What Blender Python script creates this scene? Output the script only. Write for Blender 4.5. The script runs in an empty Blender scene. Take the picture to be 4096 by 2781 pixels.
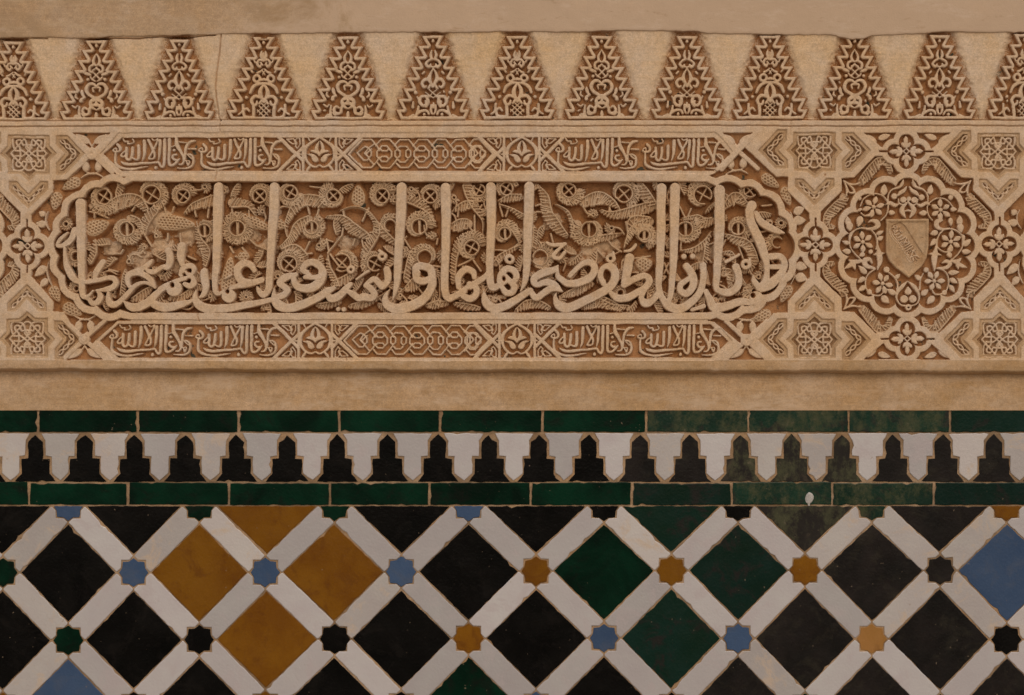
import bpy, math, random
import numpy as np

# ------------------------------------------------------------------ camera, sky, sun, exposure
S = 2.4 / 4096.0            # metres per photo pixel on the front plane of the carved stucco
ZC = 1.44                   # height of the picture centre above the floor
CX, CY = 2048.0, 1390.5
CAMD = 5.0
scene = bpy.context.scene
C = scene.collection

cam_d = bpy.data.cameras.new('camera')
cam_d.sensor_width = 36.0
cam_d.lens = 36.0 * CAMD / 2.4
cam_d.clip_start = 0.05
cam_d.clip_end = 500.0
cam = bpy.data.objects.new('camera', cam_d)
cam.location = (0.0, -CAMD, ZC)
cam.rotation_euler = (math.radians(90), 0, 0)
C.objects.link(cam)
scene.camera = cam

SUN_EL, SUN_AZ = 38.0, -10.0        # degrees; azimuth from straight in front of the wall, minus = from the left
world = bpy.data.worlds.new('World')
scene.world = world
world.use_nodes = True
wn = world.node_tree
bg = wn.nodes['Background']
sky = wn.nodes.new('ShaderNodeTexSky')
sky.sky_type = 'NISHITA'
sky.sun_disc = False
sky.sun_elevation = math.radians(SUN_EL)
sky.sun_rotation = math.radians(180 + SUN_AZ)
sky.air_density = 1.0
sky.dust_density = 6.0
sky.ozone_density = 0.6
wn.links.new(sky.outputs[0], bg.inputs[0])
bg.inputs[1].default_value = 0.05

sun_d = bpy.data.lights.new('sun', 'SUN')
sun_d.energy = 1.5
sun_d.angle = math.radians(150)
sun_d.color = (1.0, 0.93, 0.84)
sun = bpy.data.objects.new('sun', sun_d)
el, az = math.radians(SUN_EL), math.radians(SUN_AZ)
dvec = np.array([math.sin(az) * math.cos(el), -math.cos(az) * math.cos(el), math.sin(el)])
from mathutils import Vector
sun.rotation_euler = Vector(dvec).to_track_quat('Z', 'Y').to_euler()
sun.location = (-1.5, -4, 6)
C.objects.link(sun)

scene.view_settings.view_transform = 'Standard'
scene.view_settings.look = 'None'
scene.view_settings.gamma = 1.0
scene.view_settings.exposure = 0.0
scene.view_settings.use_curve_mapping = False
scene.cycles.max_bounces = 8
scene.cycles.diffuse_bounces = 6

# ------------------------------------------------------------------ materials
def mat(name):
    m = bpy.data.materials.new(name)
    m.use_nodes = True
    nt = m.node_tree
    return m, nt, nt.nodes['Principled BSDF']

def node(nt, typ, **kw):
    n = nt.nodes.new(typ)
    for k, v in kw.items():
        if k in n.inputs:
            n.inputs[k].default_value = v
        else:
            setattr(n, k, v)
    return n

def noise(nt, co, scale, detail=4.0, rough=0.6, dist=0.0):
    n = nt.nodes.new('ShaderNodeTexNoise')
    n.inputs['Scale'].default_value = scale
    n.inputs['Detail'].default_value = detail
    n.inputs['Roughness'].default_value = rough
    n.inputs['Distortion'].default_value = dist
    nt.links.new(co, n.inputs['Vector'])
    return n.outputs['Fac']

def ramp(nt, fac, stops):
    r = nt.nodes.new('ShaderNodeValToRGB')
    els = r.color_ramp.elements
    while len(els) < len(stops):
        els.new(0.5)
    for e, (p, c) in zip(els, stops):
        e.position = p
        e.color = (c[0], c[1], c[2], 1) if not isinstance(c, (int, float)) else (c, c, c, 1)
    nt.links.new(fac, r.inputs[0])
    return r.outputs[0]

def mixc(nt, fac, a, b, mode='MIX'):
    n = nt.nodes.new('ShaderNodeMix')
    n.data_type = 'RGBA'
    n.blend_type = mode
    for sock, v in ((n.inputs[0], fac), (n.inputs[6], a), (n.inputs[7], b)):
        if isinstance(v, (int, float)):
            sock.default_value = v
        elif isinstance(v, tuple):
            sock.default_value = (v[0], v[1], v[2], 1)
        else:
            nt.links.new(v, sock)
    return n.outputs[2]

def bump(nt, bsdf, h, strength, dist):
    b = nt.nodes.new('ShaderNodeBump')
    b.inputs['Strength'].default_value = strength
    b.inputs['Distance'].default_value = dist
    nt.links.new(h, b.inputs['Height'])
    nt.links.new(b.outputs[0], bsdf.inputs['Normal'])

def stretched(nt, co, sx, sy, sz):
    m = nt.nodes.new('ShaderNodeMapping')
    m.inputs['Scale'].default_value = (sx, sy, sz)
    nt.links.new(co, m.inputs[0])
    return m.outputs[0]

def plaster(name, pale, warm, dark, pigment=0.0, streak=False, grain=1.0, blotch=None, wash=None, patch=None):
    m, nt, b = mat(name)
    co = nt.nodes.new('ShaderNodeTexCoord').outputs['Object']
    base = ramp(nt, noise(nt, co, 5.5, 5, 0.62, 0.4), [(0.34, warm), (0.60, pale)])
    base = mixc(nt, ramp(nt, noise(nt, co, 38, 4, 0.7), [(0.46, 0.0), (0.72, 0.65)]), base, dark)
    fine = ramp(nt, noise(nt, co, 330 * grain, 3, 0.75), [(0.28, 0.74), (0.72, 1.20)])
    base = mixc(nt, 1.0, base, fine, 'MULTIPLY')
    mid = ramp(nt, noise(nt, co, 105, 3, 0.7), [(0.30, 0.90), (0.70, 1.08)])
    base = mixc(nt, 1.0, base, mid, 'MULTIPLY')
    speck = ramp(nt, noise(nt, co, 150, 1, 0.5), [(0.74, 0.0), (0.78, 0.55)])
    base = mixc(nt, speck, base, dark)
    rosy = ramp(nt, noise(nt, co, 14, 5, 0.7, 0.5), [(0.35, (1.04, 0.985, 0.90)), (0.65, (0.99, 1.0, 1.04))])
    base = mixc(nt, 1.0, base, rosy, 'MULTIPLY')
    if streak:
        br = ramp(nt, noise(nt, stretched(nt, co, 9, 9, 210), 1.0, 4, 0.7, 0.3), [(0.30, 0.92), (0.70, 1.07)])
        base = mixc(nt, 1.0, base, br, 'MULTIPLY')
        st = noise(nt, stretched(nt, co, 2.2, 2.2, 16), 3.0, 6, 0.7, 0.8)
        base = mixc(nt, ramp(nt, st, [(0.52, 0.0), (0.68, 0.6)]), base, pale)
        st2 = noise(nt, stretched(nt, co, 26, 26, 3), 1.0, 4, 0.6, 0.2)
        base = mixc(nt, ramp(nt, st2, [(0.60, 0.0), (0.78, 0.45)]), base, dark)
    if blotch:
        bl = noise(nt, stretched(nt, co, 1.0, 1.0, 2.2), 2.6, 7, 0.72, 0.7)
        base = mixc(nt, ramp(nt, bl, [(0.46, 0.0), (0.58, 0.75)]), base, blotch)
    if wash:
        sx = nt.nodes.new('ShaderNodeSeparateXYZ')
        nt.links.new(co, sx.inputs[0])
        nz = nt.nodes.new('ShaderNodeMath')
        nz.operation = 'MULTIPLY_ADD'
        nt.links.new(noise(nt, co, 4.0, 7, 0.75, 0.6), nz.inputs[0])
        nz.inputs[1].default_value = 1.6
        nt.links.new(sx.outputs[0], nz.inputs[2])
        base = mixc(nt, ramp(nt, nz.outputs[0], [(0.20, 0.0), (0.42, 0.72)]), base, wash)
    if patch:
        pn = noise(nt, stretched(nt, co, 1.0, 1.0, 2.6), 7.5, 9, 0.76, 0.25)
        base = mixc(nt, ramp(nt, pn, [(0.53, 0.0), (0.64, 0.6)]), base, patch)
        pd = noise(nt, stretched(nt, co, 1.0, 1.0, 3.4), 13, 8, 0.75, 0.2)
        base = mixc(nt, ramp(nt, pd, [(0.58, 0.0), (0.66, 0.6)]), base, dark)
    if pigment:
        pg = noise(nt, co, 30, 3, 0.6)
        base = mixc(nt, ramp(nt, pg, [(0.66, 0.0), (0.70, pigment)]), base, (0.020, 0.050, 0.045))
    nt.links.new(base, b.inputs['Base Color'])
    b.inputs['Roughness'].default_value = 0.9
    b.inputs['Specular IOR Level'].default_value = 0.15
    h = mixc(nt, 0.5, noise(nt, co, 260 * grain, 3, 0.7), noise(nt, co, 70, 4, 0.6))
    bump(nt, b, h, 0.75, 0.0018)
    return m

M = {}
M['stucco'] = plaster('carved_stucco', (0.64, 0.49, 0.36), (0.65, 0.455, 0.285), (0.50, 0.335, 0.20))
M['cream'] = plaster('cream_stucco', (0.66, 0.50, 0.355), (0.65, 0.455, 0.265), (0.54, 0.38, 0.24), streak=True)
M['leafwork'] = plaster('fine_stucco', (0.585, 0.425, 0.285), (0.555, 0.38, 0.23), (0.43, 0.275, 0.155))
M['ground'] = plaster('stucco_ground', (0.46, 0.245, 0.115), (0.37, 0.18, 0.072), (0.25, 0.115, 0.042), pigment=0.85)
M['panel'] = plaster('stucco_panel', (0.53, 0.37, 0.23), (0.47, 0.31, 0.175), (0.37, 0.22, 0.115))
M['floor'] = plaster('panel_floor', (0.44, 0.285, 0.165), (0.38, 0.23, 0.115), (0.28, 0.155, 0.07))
M['upper'] = plaster('upper_plaster', (0.52, 0.37, 0.24), (0.45, 0.305, 0.185), (0.40, 0.265, 0.16), streak=True, blotch=(0.38, 0.255, 0.15), wash=(0.59, 0.435, 0.315), patch=(0.62, 0.475, 0.36))
M['lower'] = plaster('lower_plaster', (0.52, 0.36, 0.225), (0.43, 0.275, 0.14), (0.36, 0.22, 0.105), streak=True, patch=(0.57, 0.42, 0.295))
M['grout'] = plaster('lime_grout', (0.44, 0.31, 0.20), (0.40, 0.25, 0.135), (0.20, 0.125, 0.07), blotch=(0.20, 0.13, 0.075))

def glaze(name, c1, c2, spot=None, spot_amt=0.0, rough=0.22, spec=0.5, sheened=None):
    m, nt, b = mat(name)
    tc = nt.nodes.new('ShaderNodeTexCoord').outputs['Object']
    oi = nt.nodes.new('ShaderNodeObjectInfo')
    add = nt.nodes.new('ShaderNodeVectorMath')
    add.operation = 'ADD'
    mul = nt.nodes.new('ShaderNodeMath')
    mul.operation = 'MULTIPLY'
    mul.inputs[1].default_value = 37.0
    nt.links.new(oi.outputs['Random'], mul.inputs[0])
    nt.links.new(tc, add.inputs[0])
    nt.links.new(mul.outputs[0], add.inputs[1])
    co = add.outputs[0]
    base = ramp(nt, noise(nt, co, 9, 4, 0.6, 0.5), [(0.36, c1), (0.66, c2)])
    rnd = ramp(nt, oi.outputs['Random'], [(0.0, 0.82), (1.0, 1.12)])
    base = mixc(nt, 1.0, base, rnd, 'MULTIPLY')
    if spot:
        sp = ramp(nt, noise(nt, co, 16, 6, 0.72, 0.6), [(0.53, 0.0), (0.64, spot_amt)])
        base = mixc(nt, sp, base, spot)
    if sheened:  # blotchy reflections of unmodelled surroundings, mixed into the glaze colour
        wf = ramp(nt, noise(nt, stretched(nt, co, 1.6, 1.6, 1.0), 12, 9, 0.8, 0.15), [(0.47, 0.0), (0.60, 0.85)])
        base = mixc(nt, wf, base, sheened)
        ws = ramp(nt, noise(nt, co, 60, 5, 0.8, 0.5), [(0.56, 0.0), (0.66, 0.55)])
        ws2 = mixc(nt, 1.0, ws, wf, 'MULTIPLY')
        base = mixc(nt, ws2, base, (0.16, 0.125, 0.085))
    pits = ramp(nt, noise(nt, co, 120, 2, 0.5), [(0.74, 0.0), (0.78, 0.5)])
    base = mixc(nt, pits, base, (0.30, 0.22, 0.15))
    nt.links.new(base, b.inputs['Base Color'])
    rr = ramp(nt, noise(nt, co, 20, 3, 0.6), [(0.3, rough * 0.75), (0.7, rough * 1.5)])
    nt.links.new(rr, b.inputs['Roughness'])
    b.inputs['Specular IOR Level'].default_value = spec
    h = mixc(nt, 0.35, noise(nt, co, 26, 3, 0.5), noise(nt, co, 160, 2, 0.5))
    bump(nt, b, h, 0.6, 0.0022)
    return m

M['black'] = glaze('black_glaze', (0.0010, 0.0009, 0.0008), (0.0045, 0.0038, 0.0034), (0.010, 0.008, 0.007), 0.5, 0.18, spec=0.10)
M['brown'] = glaze('brown_black_glaze', (0.006, 0.005, 0.0045), (0.015, 0.011, 0.010), (0.035, 0.030, 0.02), 0.35, 0.25, spec=0.16)  # black glaze lightened: brownish sheen of the right-hand tiles put into the colour
M['sheened'] = glaze('sheened_black_glaze', (0.014, 0.011, 0.010), (0.024, 0.020, 0.016), (0.10, 0.075, 0.05), 0.5, 0.4, spec=0.15, sheened=(0.065, 0.066, 0.034))  # greenish reflections painted into the black base colour
M['green'] = glaze('green_glaze', (0.0008, 0.009, 0.0045), (0.0020, 0.026, 0.0125), (0.007, 0.008, 0.006), 0.6, 0.2, spec=0.07)
M['mottled'] = glaze('sheen_mottled_green_glaze', (0.002, 0.018, 0.010), (0.005, 0.030, 0.016), (0.020, 0.015, 0.013), 0.85, 0.25, spec=0.2, sheened=(0.055, 0.060, 0.028))  # olive blotches stand for reflections, painted into the green
M['teal'] = glaze('blue_green_glaze', (0.0012, 0.014, 0.007), (0.003, 0.020, 0.015), (0.018, 0.014, 0.013), 0.8, spec=0.15)
M['amber'] = glaze('amber_glaze', (0.165, 0.060, 0.004), (0.215, 0.088, 0.006), (0.12, 0.040, 0.005), 0.6, spec=0.12)
M['ochre'] = glaze('ochre_glaze', (0.29, 0.14, 0.035), (0.33, 0.16, 0.05), (0.22, 0.10, 0.03), 0.5, spec=0.2)
M['blue'] = glaze('blue_glaze', (0.040, 0.074, 0.150), (0.052, 0.090, 0.172), (0.09, 0.10, 0.13), 0.3, spec=0.2)
M['white'] = glaze('white_glaze', (0.455, 0.415, 0.42), (0.485, 0.46, 0.455), (0.46, 0.395, 0.40), 0.5, 0.18)
M['cream_white'] = glaze('stained_white_glaze', (0.45, 0.405, 0.395), (0.485, 0.45, 0.43), (0.54, 0.41, 0.30), 0.65, 0.25)
M['drip'] = plaster('drip_plaster', (0.50, 0.47, 0.44), (0.42, 0.41, 0.42), (0.30, 0.28, 0.26))
m_, nt_, b_ = mat('courtyard_stone')
co_ = nt_.nodes.new('ShaderNodeTexCoord').outputs['Object']
nt_.links.new(ramp(nt_, noise(nt_, co_, 2.0, 6, 0.65), [(0.3, (0.34, 0.29, 0.23)), (0.7, (0.44, 0.38, 0.31))]), b_.inputs['Base Color'])
b_.inputs['Roughness'].default_value = 0.8
M['stone'] = m_

# ------------------------------------------------------------------ scene helpers
def W(px, py, h=0.0, comp=False):
    k = 1.0 - h * S / CAMD if comp else 1.0
    return ((px - CX) * S * k, -h * S, ZC - (py - CY) * S * k)

def thing(name, label, cat, loc=(0, 0, 0), group=None):
    o = bpy.data.objects.new(name, None)
    o.empty_display_size = 0.05
    o.location = loc
    C.objects.link(o)
    o['label'] = label
    o['category'] = cat
    if group:
        o['group'] = group
    return o

def mesh_obj(name, verts, faces, material, parent=None):
    me = bpy.data.meshes.new(name)
    me.from_pydata(verts, [], faces)
    me.update()
    me.materials.append(material)
    o = bpy.data.objects.new(name, me)
    C.objects.link(o)
    if parent is not None:
        o.parent = parent
        o.matrix_parent_inverse = parent.matrix_basis.inverted()
    return o

def fast_mesh(name, verts, quads, material, parent=None):
    me = bpy.data.meshes.new(name)
    nv, nf = len(verts), len(quads)
    me.vertices.add(nv)
    me.vertices.foreach_set('co', verts.astype(np.float32).ravel())
    me.loops.add(nf * 4)
    me.loops.foreach_set('vertex_index', quads.astype(np.int32).ravel())
    me.polygons.add(nf)
    me.polygons.foreach_set('loop_start', np.arange(0, nf * 4, 4, dtype=np.int32))
    me.update(calc_edges=True)
    me.materials.append(material)
    o = bpy.data.objects.new(name, me)
    C.objects.link(o)
    if parent is not None:
        o.parent = parent
        o.matrix_parent_inverse = parent.matrix_basis.inverted()
    return o

rng = np.random.default_rng(7)
random.seed(11)

def smooth_noise(shape_xy, x, y, cell, seed):
    """value noise with smoothstep weights, sampled at arrays x, y (pixels)"""
    r = np.random.default_rng(seed).random((256, 256)).astype(np.float32) * 2 - 1
    fx, fy = x / cell, y / cell
    ix, iy = np.floor(fx).astype(np.int64), np.floor(fy).astype(np.int64)
    tx, ty = (fx - ix).astype(np.float32), (fy - iy).astype(np.float32)
    tx, ty = tx * tx * (3 - 2 * tx), ty * ty * (3 - 2 * ty)
    a, b = r[iy & 255, ix & 255], r[iy & 255, (ix + 1) & 255]
    c, d = r[(iy + 1) & 255, ix & 255], r[(iy + 1) & 255, (ix + 1) & 255]
    return (a * (1 - tx) + b * tx) * (1 - ty) + (c * (1 - tx) + d * tx) * ty

# ------------------------------------------------------------------ carving table: a height field of the stucco (all in photo pixels)
CELL = 2.1
GX0, GX1, GY0, GY1 = -200.0, 4296.0, 100.0, 1504.0
NX, NY = int((GX1 - GX0) / CELL) + 1, int((GY1 - GY0) / CELL) + 1
gx = (GX0 + np.arange(NX) * CELL).astype(np.float32)
gy = (GY0 + np.arange(NY) * CELL).astype(np.float32)
GXX, GYY = np.meshgrid(gx, gy)
# hand-carved wobble: the drawing is read through slightly shifted coordinates
WX = GXX + 1.5 * smooth_noise(None, GXX, GYY, 70, 1) + 0.9 * smooth_noise(None, GXX, GYY, 17, 2)
WY = GYY + 1.5 * smooth_noise(None, GXX, GYY, 70, 3) + 0.9 * smooth_noise(None, GXX, GYY, 17, 4)
H = np.zeros((NY, NX), np.float32)
LAB = np.zeros((NY, NX), np.int16)
PARTS = [None]

def part(name, owner, material, parent=0):
    """register a piece of the carving; owner = thing, parent = id of the part it belongs to (0 = the thing)"""
    PARTS.append((name, owner, material, parent))
    return len(PARTS) - 1

def win(x0, y0, x1, y1, m=16):
    i0, i1 = max(0, int((x0 - m - GX0) / CELL)), min(NX, int((x1 + m - GX0) / CELL) + 2)
    j0, j1 = max(0, int((y0 - m - GY0) / CELL)), min(NY, int((y1 + m - GY0) / CELL) + 2)
    if i1 <= i0 or j1 <= j0:
        return None
    return (slice(j0, j1), slice(i0, i1))

def seg_sd(X, Y, a, b):
    ax, ay, ar = a
    bx, by, br = b
    dx, dy = bx - ax, by - ay
    L = dx * dx + dy * dy
    if L < 1e-6:
        return np.hypot(X - ax, Y - ay) - max(ar, br)
    t = np.clip(((X - ax) * dx + (Y - ay) * dy) / L, 0, 1)
    return np.hypot(X - ax - t * dx, Y - ay - t * dy) - (ar + (br - ar) * t)

def catmull(pts, n=5, closed=False):
    p = [tuple(map(float, q)) for q in pts]
    if len(p) < 3:
        return p
    out = []
    N = len(p)
    rngi = range(N if closed else N - 1)
    for i in rngi:
        p1, p2 = p[i], p[(i + 1) % N]
        p0 = p[i - 1] if (i > 0 or closed) else p1
        p3 = p[(i + 2) % N] if (i + 2 < N or closed) else p2
        for k in range(n):
            t = k / n
            t2, t3 = t * t, t * t * t
            out.append(tuple(0.5 * (2 * b + (c - a) * t + (2 * a - 5 * b + 4 * c - d) * t2 + (3 * b - a - 3 * c + d) * t3)
                             for a, b, c, d in zip(p0, p1, p2, p3)))
    if not closed:
        out.append(p[-1])
    else:
        out.append(out[0])
    return out

def soft(sd, r, slope):
    """0 inside, falls with the given slope outside, rounded over the edge"""
    q = slope * (sd + r) ** 2 / (4 * r)
    return np.where(sd <= -r, 0, np.where(sd >= r, slope * sd, q))

def raise_sd(w, sd, top, lab, slope=4.0, r=2.2, dome=0.0):
    slope, r = slope * 2.2, r * 0.6
    h = top - soft(sd, r, slope)
    if dome:
        h = h + dome * np.clip(-sd / 8.0, 0, 1)
    hw = H[w]
    up = h > hw
    hw[up] = h[up]
    if lab:
        LAB[w][up & (sd < 1.2)] = lab
    return up

def carve_sd(w, sd, depth, lab, slope=3.5, r=2.2):
    slope, r = slope * 2.0, r * 0.65
    h = -np.minimum(depth, soft(-sd, r, slope))
    hw = H[w]
    dn = h < hw
    hw[dn] = h[dn]
    if lab:
        LAB[w][(sd < -0.5)] = lab

def stroke(pts, top, lab, slope=4.0, r=2.2, curve=True, closed=False, dome=0.0, n=5):
    """pts = (x, y, full width)"""
    p = catmull(pts, n, closed) if curve else list(pts) + ([pts[0]] if closed else [])
    q = [(a, b, max(c, 0.4) / 2) for a, b, c in p]
    xs, ys, rs = [a[0] for a in q], [a[1] for a in q], max(a[2] for a in q)
    w = win(min(xs) - rs, min(ys) - rs, max(xs) + rs, max(ys) + rs)
    if w is None:
        return
    X, Y = WX[w], WY[w]
    sd = np.full(X.shape, 1e3, np.float32)
    for a, b in zip(q[:-1], q[1:]):
        # evaluate each piece only near itself
        m = max(a[2], b[2]) + 14
        ww = win(min(a[0], b[0]) - m, min(a[1], b[1]) - m, max(a[0], b[0]) + m, max(a[1], b[1]) + m, 4)
        if ww is None:
            continue
        j0, j1 = max(ww[0].start, w[0].start) - w[0].start, min(ww[0].stop, w[0].stop) - w[0].start
        i0, i1 = max(ww[1].start, w[1].start) - w[1].start, min(ww[1].stop, w[1].stop) - w[1].start
        if j1 <= j0 or i1 <= i0:
            continue
        s = (slice(j0, j1), slice(i0, i1))
        sd[s] = np.minimum(sd[s], seg_sd(X[s], Y[s], a, b))
    if len(q) == 1:
        sd = np.hypot(X - q[0][0], Y - q[0][1]) - q[0][2]
    raise_sd(w, sd, top, lab, slope, r, dome)

def poly_sd(X, Y, pts):
    d = np.full(X.shape, 1e9, np.float32)
    ins = np.zeros(X.shape, bool)
    n = len(pts)
    for i in range(n):
        ax, ay = pts[i][0], pts[i][1]
        bx, by = pts[(i + 1) % n][0], pts[(i + 1) % n][1]
        dx, dy = bx - ax, by - ay
        L = dx * dx + dy * dy
        if L < 1e-9:
            continue
        t = np.clip(((X - ax) * dx + (Y - ay) * dy) / L, 0, 1)
        d = np.minimum(d, (X - ax - t * dx) ** 2 + (Y - ay - t * dy) ** 2)
        if ay != by:
            c = ((ay > Y) != (by > Y)) & (X < (bx - ax) * (Y - ay) / (by - ay) + ax)
            ins ^= c
    d = np.sqrt(d)
    return np.where(ins, -d, d)

def bbox(pts):
    xs, ys = [p[0] for p in pts], [p[1] for p in pts]
    return min(xs), min(ys), max(xs), max(ys)

def fill(pts, top, lab, slope=4.0, r=2.2, curve=False, dome=0.0):
    p = catmull(pts, 5, True) if curve else pts
    w = win(*bbox(p))
    if w is None:
        return
    raise_sd(w, poly_sd(WX[w], WY[w], p), top, lab, slope, r, dome)

def carve(pts, depth, lab, slope=3.5, r=2.2, minus=None, curve=False):
    p = catmull(pts, 5, True) if curve else pts
    w = win(*bbox(p), m=6)
    if w is None:
        return
    X, Y = WX[w], WY[w]
    sd = poly_sd(X, Y, p)
    if minus is not None:
        for f in minus:
            sd = np.maximum(sd, -f(X, Y))
    carve_sd(w, sd, depth, lab, slope, r)

def disc(x, y, rad, top, lab, slope=4.0, r=2.0, hole=0.0, dome=0.0):
    w = win(x - rad, y - rad, x + rad, y + rad)
    if w is None:
        return
    d = np.hypot(WX[w] - x, WY[w] - y)
    sd = d - rad
    if hole:
        sd = np.maximum(sd, hole - d)
    raise_sd(w, sd, top, lab, slope, r, dome)

def leaf(tip, base, width, top, lab, slope=4.0, r=2.0, dome=0.0, bulge=0.55, n=9):
    """pointed leaf from base to tip (a filled outline)"""
    dx, dy = tip[0] - base[0], tip[1] - base[1]
    nx_, ny_ = -dy, dx
    L = math.hypot(dx, dy) or 1
    nx_, ny_ = nx_ / L, ny_ / L
    a, b = [], []
    for k in range(n + 1):
        t = k / n
        wv = width / 2 * (math.sin(math.pi * t ** (0.75 if bulge > 0.5 else 1.2)) ** 0.85 if 0 < t < 1 else 0)
        a.append((base[0] + dx * t + nx_ * wv, base[1] + dy * t + ny_ * wv))
        b.append((base[0] + dx * t - nx_ * wv, base[1] + dy * t - ny_ * wv))
    fill(a + b[::-1][1:-1], top, lab, slope, r, False, dome)

def arc_pts(cx, cy, rx, a0, a1, w, n=14, ry=None):
    ry = rx if ry is None else ry
    return [(cx + rx * math.cos(math.radians(a0 + (a1 - a0) * k / n)), cy + ry * math.sin(math.radians(a0 + (a1 - a0) * k / n)), w) for k in range(n + 1)]

def frame(x0, y0, s):
    """reader for coordinates measured on an enlargement of the photograph"""
    def f(pts):
        out = []
        for p in pts:
            out.append((x0 + p[0] / s, y0 + p[1] / s) + tuple(v / s for v in p[2:]))
        return out
    return f
A1, A2, A3, A4 = frame(0, 100, 2.321), frame(1000, 100, 2.321), frame(2000, 100, 2.321), frame(3096, 100, 2.321)
B1, B2, B3, B4, B5 = frame(0, 680, 2.321), frame(900, 680, 2.321), frame(1600, 680, 2.321), frame(2400, 680, 2.321), frame(3096, 680, 2.321)

# ------------------------------------------------------------------ the things the carving belongs to
T_MER = thing('merlon_frieze', 'carved stucco frieze of stepped merlons filled with scrollwork under plain plaster', 'frieze', W(2048, 530))
T_INS = thing('inscription_panel', 'carved stucco panel with one long line of large Arabic letters in a lobed cartouche', 'inscription', W(1685, 1440))
T_MED = thing('medallion_panel', 'carved stucco panel with a shield inside a ring of flowers and a scalloped border', 'panel', W(3630, 1440))
T_MEL = thing('medallion_panel', 'carved stucco panel edge with stars and quatrefoil beside the inscription', 'panel', W(-262, 1440))
T_LED = thing('plaster_ledge', 'smooth plaster band under a projecting lip between carved stucco and green tiles', 'plaster band', W(2048, 1640))

XL, XR = 206.0, 3155.0      # joints between the left panel, the inscription and the right panel
P_MOLD = part('moulding', T_MER, 'stucco')
P_CREAM = part('plain_field', T_MER, 'cream')
P_FR = {k: part('strapwork', t, 'stucco') for k, t in (('l', T_MEL), ('c', T_INS), ('r', T_MED))}
P_LIP = part('lip', T_LED, 'lower')

LAB[:] = P_FR['c']
LAB[(GXX < XL)] = P_FR['l']
LAB[(GXX > XR)] = P_FR['r']
LAB[(GYY < 531)] = P_MOLD
LAB[(GYY < 479)] = P_CREAM
LAB[(GYY > 1441)] = P_LIP

# ------------------------------------------------------------------ mouldings above the panels
H[GYY < 479] = -2.0
def hgroove(pts, depth, w_, lab=0):
    p = pts
    w = win(min(q[0] for q in p), min(q[1] for q in p) - 10, max(q[0] for q in p), max(q[1] for q in p) + 10, 6)
    if w is None:
        return
    X, Y = WX[w], WY[w]
    sd = np.full(X.shape, 1e3, np.float32)
    for a, b in zip(p[:-1], p[1:]):
        sd = np.minimum(sd, seg_sd(X, Y, (a[0], a[1], w_ / 2), (b[0], b[1], w_ / 2)))
    h = -depth * np.clip(0.5 - sd / 3.0, 0, 1)
    H[w] = np.minimum(H[w], H[w] + h)

# ------------------------------------------------------------------ merlons
MER_R = [(100, 0), (48, 92), (140, 92), (83, 190), (176, 190), (121, 287), (212, 287), (154, 385), (247, 385), (188, 484), (287, 484), (228, 583), (334, 583), (282, 682), (350, 682), (308, 768)]
MER_OUT = [(-x, y) for x, y in MER_R] + [(x, y) for x, y in MER_R[::-1]]
# (centre x, top y, base y, half width of the base row, design)
MERLONS = [(-280, 170, 485, 148, 2), (52, 166, 482, 147, 0), (383, 162, 481, 146, 1), (715, 158, 480, 139, 2), (1054, 148, 478, 148, 0),
           (1391, 147, 478, 149, 1), (1732, 143, 476, 146, 2), (2069, 145, 475, 150, 0), (2407, 144, 475, 148, 1), (2749, 145, 474, 144, 2),
           (3081, 143, 475, 149, 0), (3420, 142, 474, 149, 1), (3760, 141, 476, 145, 2), (4099, 138, 477, 148, 0), (4430, 140, 478, 148, 1)]

def sym(*strokes):
    out = []
    for s in strokes:
        out.append(s)
        out.append([(-p[0],) + tuple(p[1:]) for p in s])
    return out

def ring_pts(x, y, rad, w, a0=0, a1=330):
    return arc_pts(x, y, rad, a0, a1, w, 10)

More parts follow.
